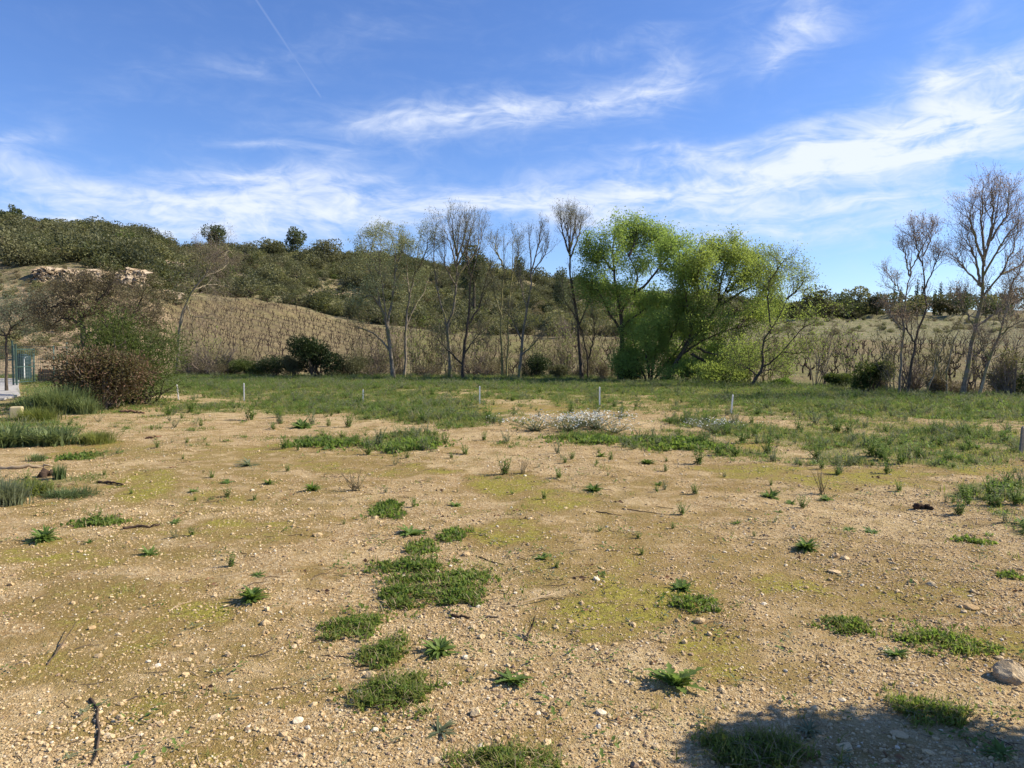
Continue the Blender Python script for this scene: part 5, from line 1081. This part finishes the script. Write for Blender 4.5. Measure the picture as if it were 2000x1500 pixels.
# ------------------------------------------------------------------ thin growth between the trees
def thin_growth():
    rg = np.random.default_rng(91); protos = []
    for k in range(4):
        mb = MB(); n = 7; b = rg.normal(size=(n, 3)) * [.18, .18, 0] - [0, 0, .05]; e = b + np.c_[rg.normal(size=(n, 2)) * .45, rg.uniform(1.2, 2.6, n)]
        A = np.stack([b, b * .5 + e * .5 + rg.normal(size=(n, 3)) * .08, e], 1); ra = np.tile([.016, .011, .004], (n, 1)); tubes(mb, A, ra, 4)
        B, rb = grow(A, ra, 9, .2, 1., 40, .6, .35, .35, 4, .6, .003, rg); tubes(mb, B, rb, 3); C, rc = grow(B, rb, 4, .2, 1., 40, .28, .3, .3, 3, .6, .0025, rg); tubes(mb, C, rc, 3)
        tips = C.reshape(-1, 3); leaves(mb, tips[rg.integers(0, len(tips), 420)], .06, .5, 0., 1, rg=rg)
        protos.append(mb.mesh('thicket_stems', [BARK[('grey', 'olive', 'red', 'pale')[k]], LEAF[('olivebud', 'brush', 'olivebud', 'yellow')[k]]]))
    for i, px in enumerate(np.r_[np.linspace(690, 1215, 34), np.linspace(1590, 2060, 7), np.linspace(340, 480, 5), np.linspace(1380, 1540, 5)]):
        px = px + rg.normal() * 9; Y = float(np.interp(px, EDGE_PX, EDGE_Y)) + rg.uniform(.2, 3.0); x = (px - 1000) / F * Y
        o = obj('thin_thicket', protos[i % 4], None, (x, Y, float(H(x, Y))), rg.uniform(0, 6.28), rg.uniform(.7, 1.4)); tag(o, 'thin bare upright thicket stems between the larger trunks at the field edge', 'thicket', 'thin thickets at the field edge')
thin_growth()

def weed_band():
    rg = np.random.default_rng(92); n = 5200; y = np.exp(rg.uniform(math.log(5.0), math.log(36), n)); x = rg.uniform(-1, 1, n) * (.78 * y + .5)
    g = grassy(x, y); k = rg.random(n) < np.clip(g * 1.2 - .25 + .3 * fbm(x, y, 2., 5), np.interp(y, [5, 8, 12, 16], [.012, .03, .06, .10]), .9) * np.where(pxcol(x, y) < 300, .25, 1.); x, y = x[k], y[k]; o_ = np.argsort(y); x, y = x[o_], y[o_]; n = len(x)
    s_ = np.clip(rg.lognormal(math.log(.15), .42, n), .06, .36) * np.interp(y, [5, 9, 13], [.5, .75, 1.]); idx = rg.integers(0, 5, n); z = H(x, y)
    for i in range(200):
        o = obj('band_weed', CLUMP[idx[i]], None, (x[i], y[i], z[i]), rg.uniform(0, 6.28), (s_[i] * 1.15, s_[i] * 1.15, s_[i])); tag(o, 'small leafy weed in the ragged green band across the field', 'weed', 'small weeds of the green band')
    r = np.arange(200, n); o = scatter('weed_growth', np.c_[x, y, z][r], np.c_[np.zeros((len(r), 2)), rg.uniform(0, 6.28, len(r))], (s_[r])[:, None] * [[1.2, 1.2, 1.]], CLUMP, idx[r], rg); o['label'] = 'leafy weeds crowding the far part of the field'; print('weeds', n)
weed_band()

def undergrowth():
    src = [o for o in bpy.data.objects if o.name.startswith('bramble') and o.parent is None][:5]; rg = np.random.default_rng(93)
    for i, px in enumerate(np.r_[np.linspace(345, 560, 7), np.linspace(670, 1200, 16), np.linspace(1720, 2030, 6)]):
        px = px + rg.normal() * 8; Y = float(np.interp(px, EDGE_PX, EDGE_Y)) + rg.uniform(.3, 2.5); x = (px - 1000) / F * Y
        copy_thing(src[i % len(src)], (x, Y, float(H(x, Y)) - .03), rg.uniform(0, 6.28), rg.uniform(.55, .95), 'low brown bramble in the undergrowth along the foot of the trees', 'brambles along the foot of the trees')
undergrowth()
for i, (a, b, w) in enumerate([(62, 422, 26), (88, 428, 22), (120, 436, 24), (152, 438, 18), (205, 446, 20), (243, 452, 18), (290, 462, 16), (318, 468, 14)]):
    pine('ridge_tree', '%s small dark treetop from the left along the left ridge' % ORD[i], a, b + 34, b, w, 215, leaf=['holm', 'pine'][i % 2], bare=.0, n=900, size=.36, seed=80 + i, group='small trees on the left ridge')
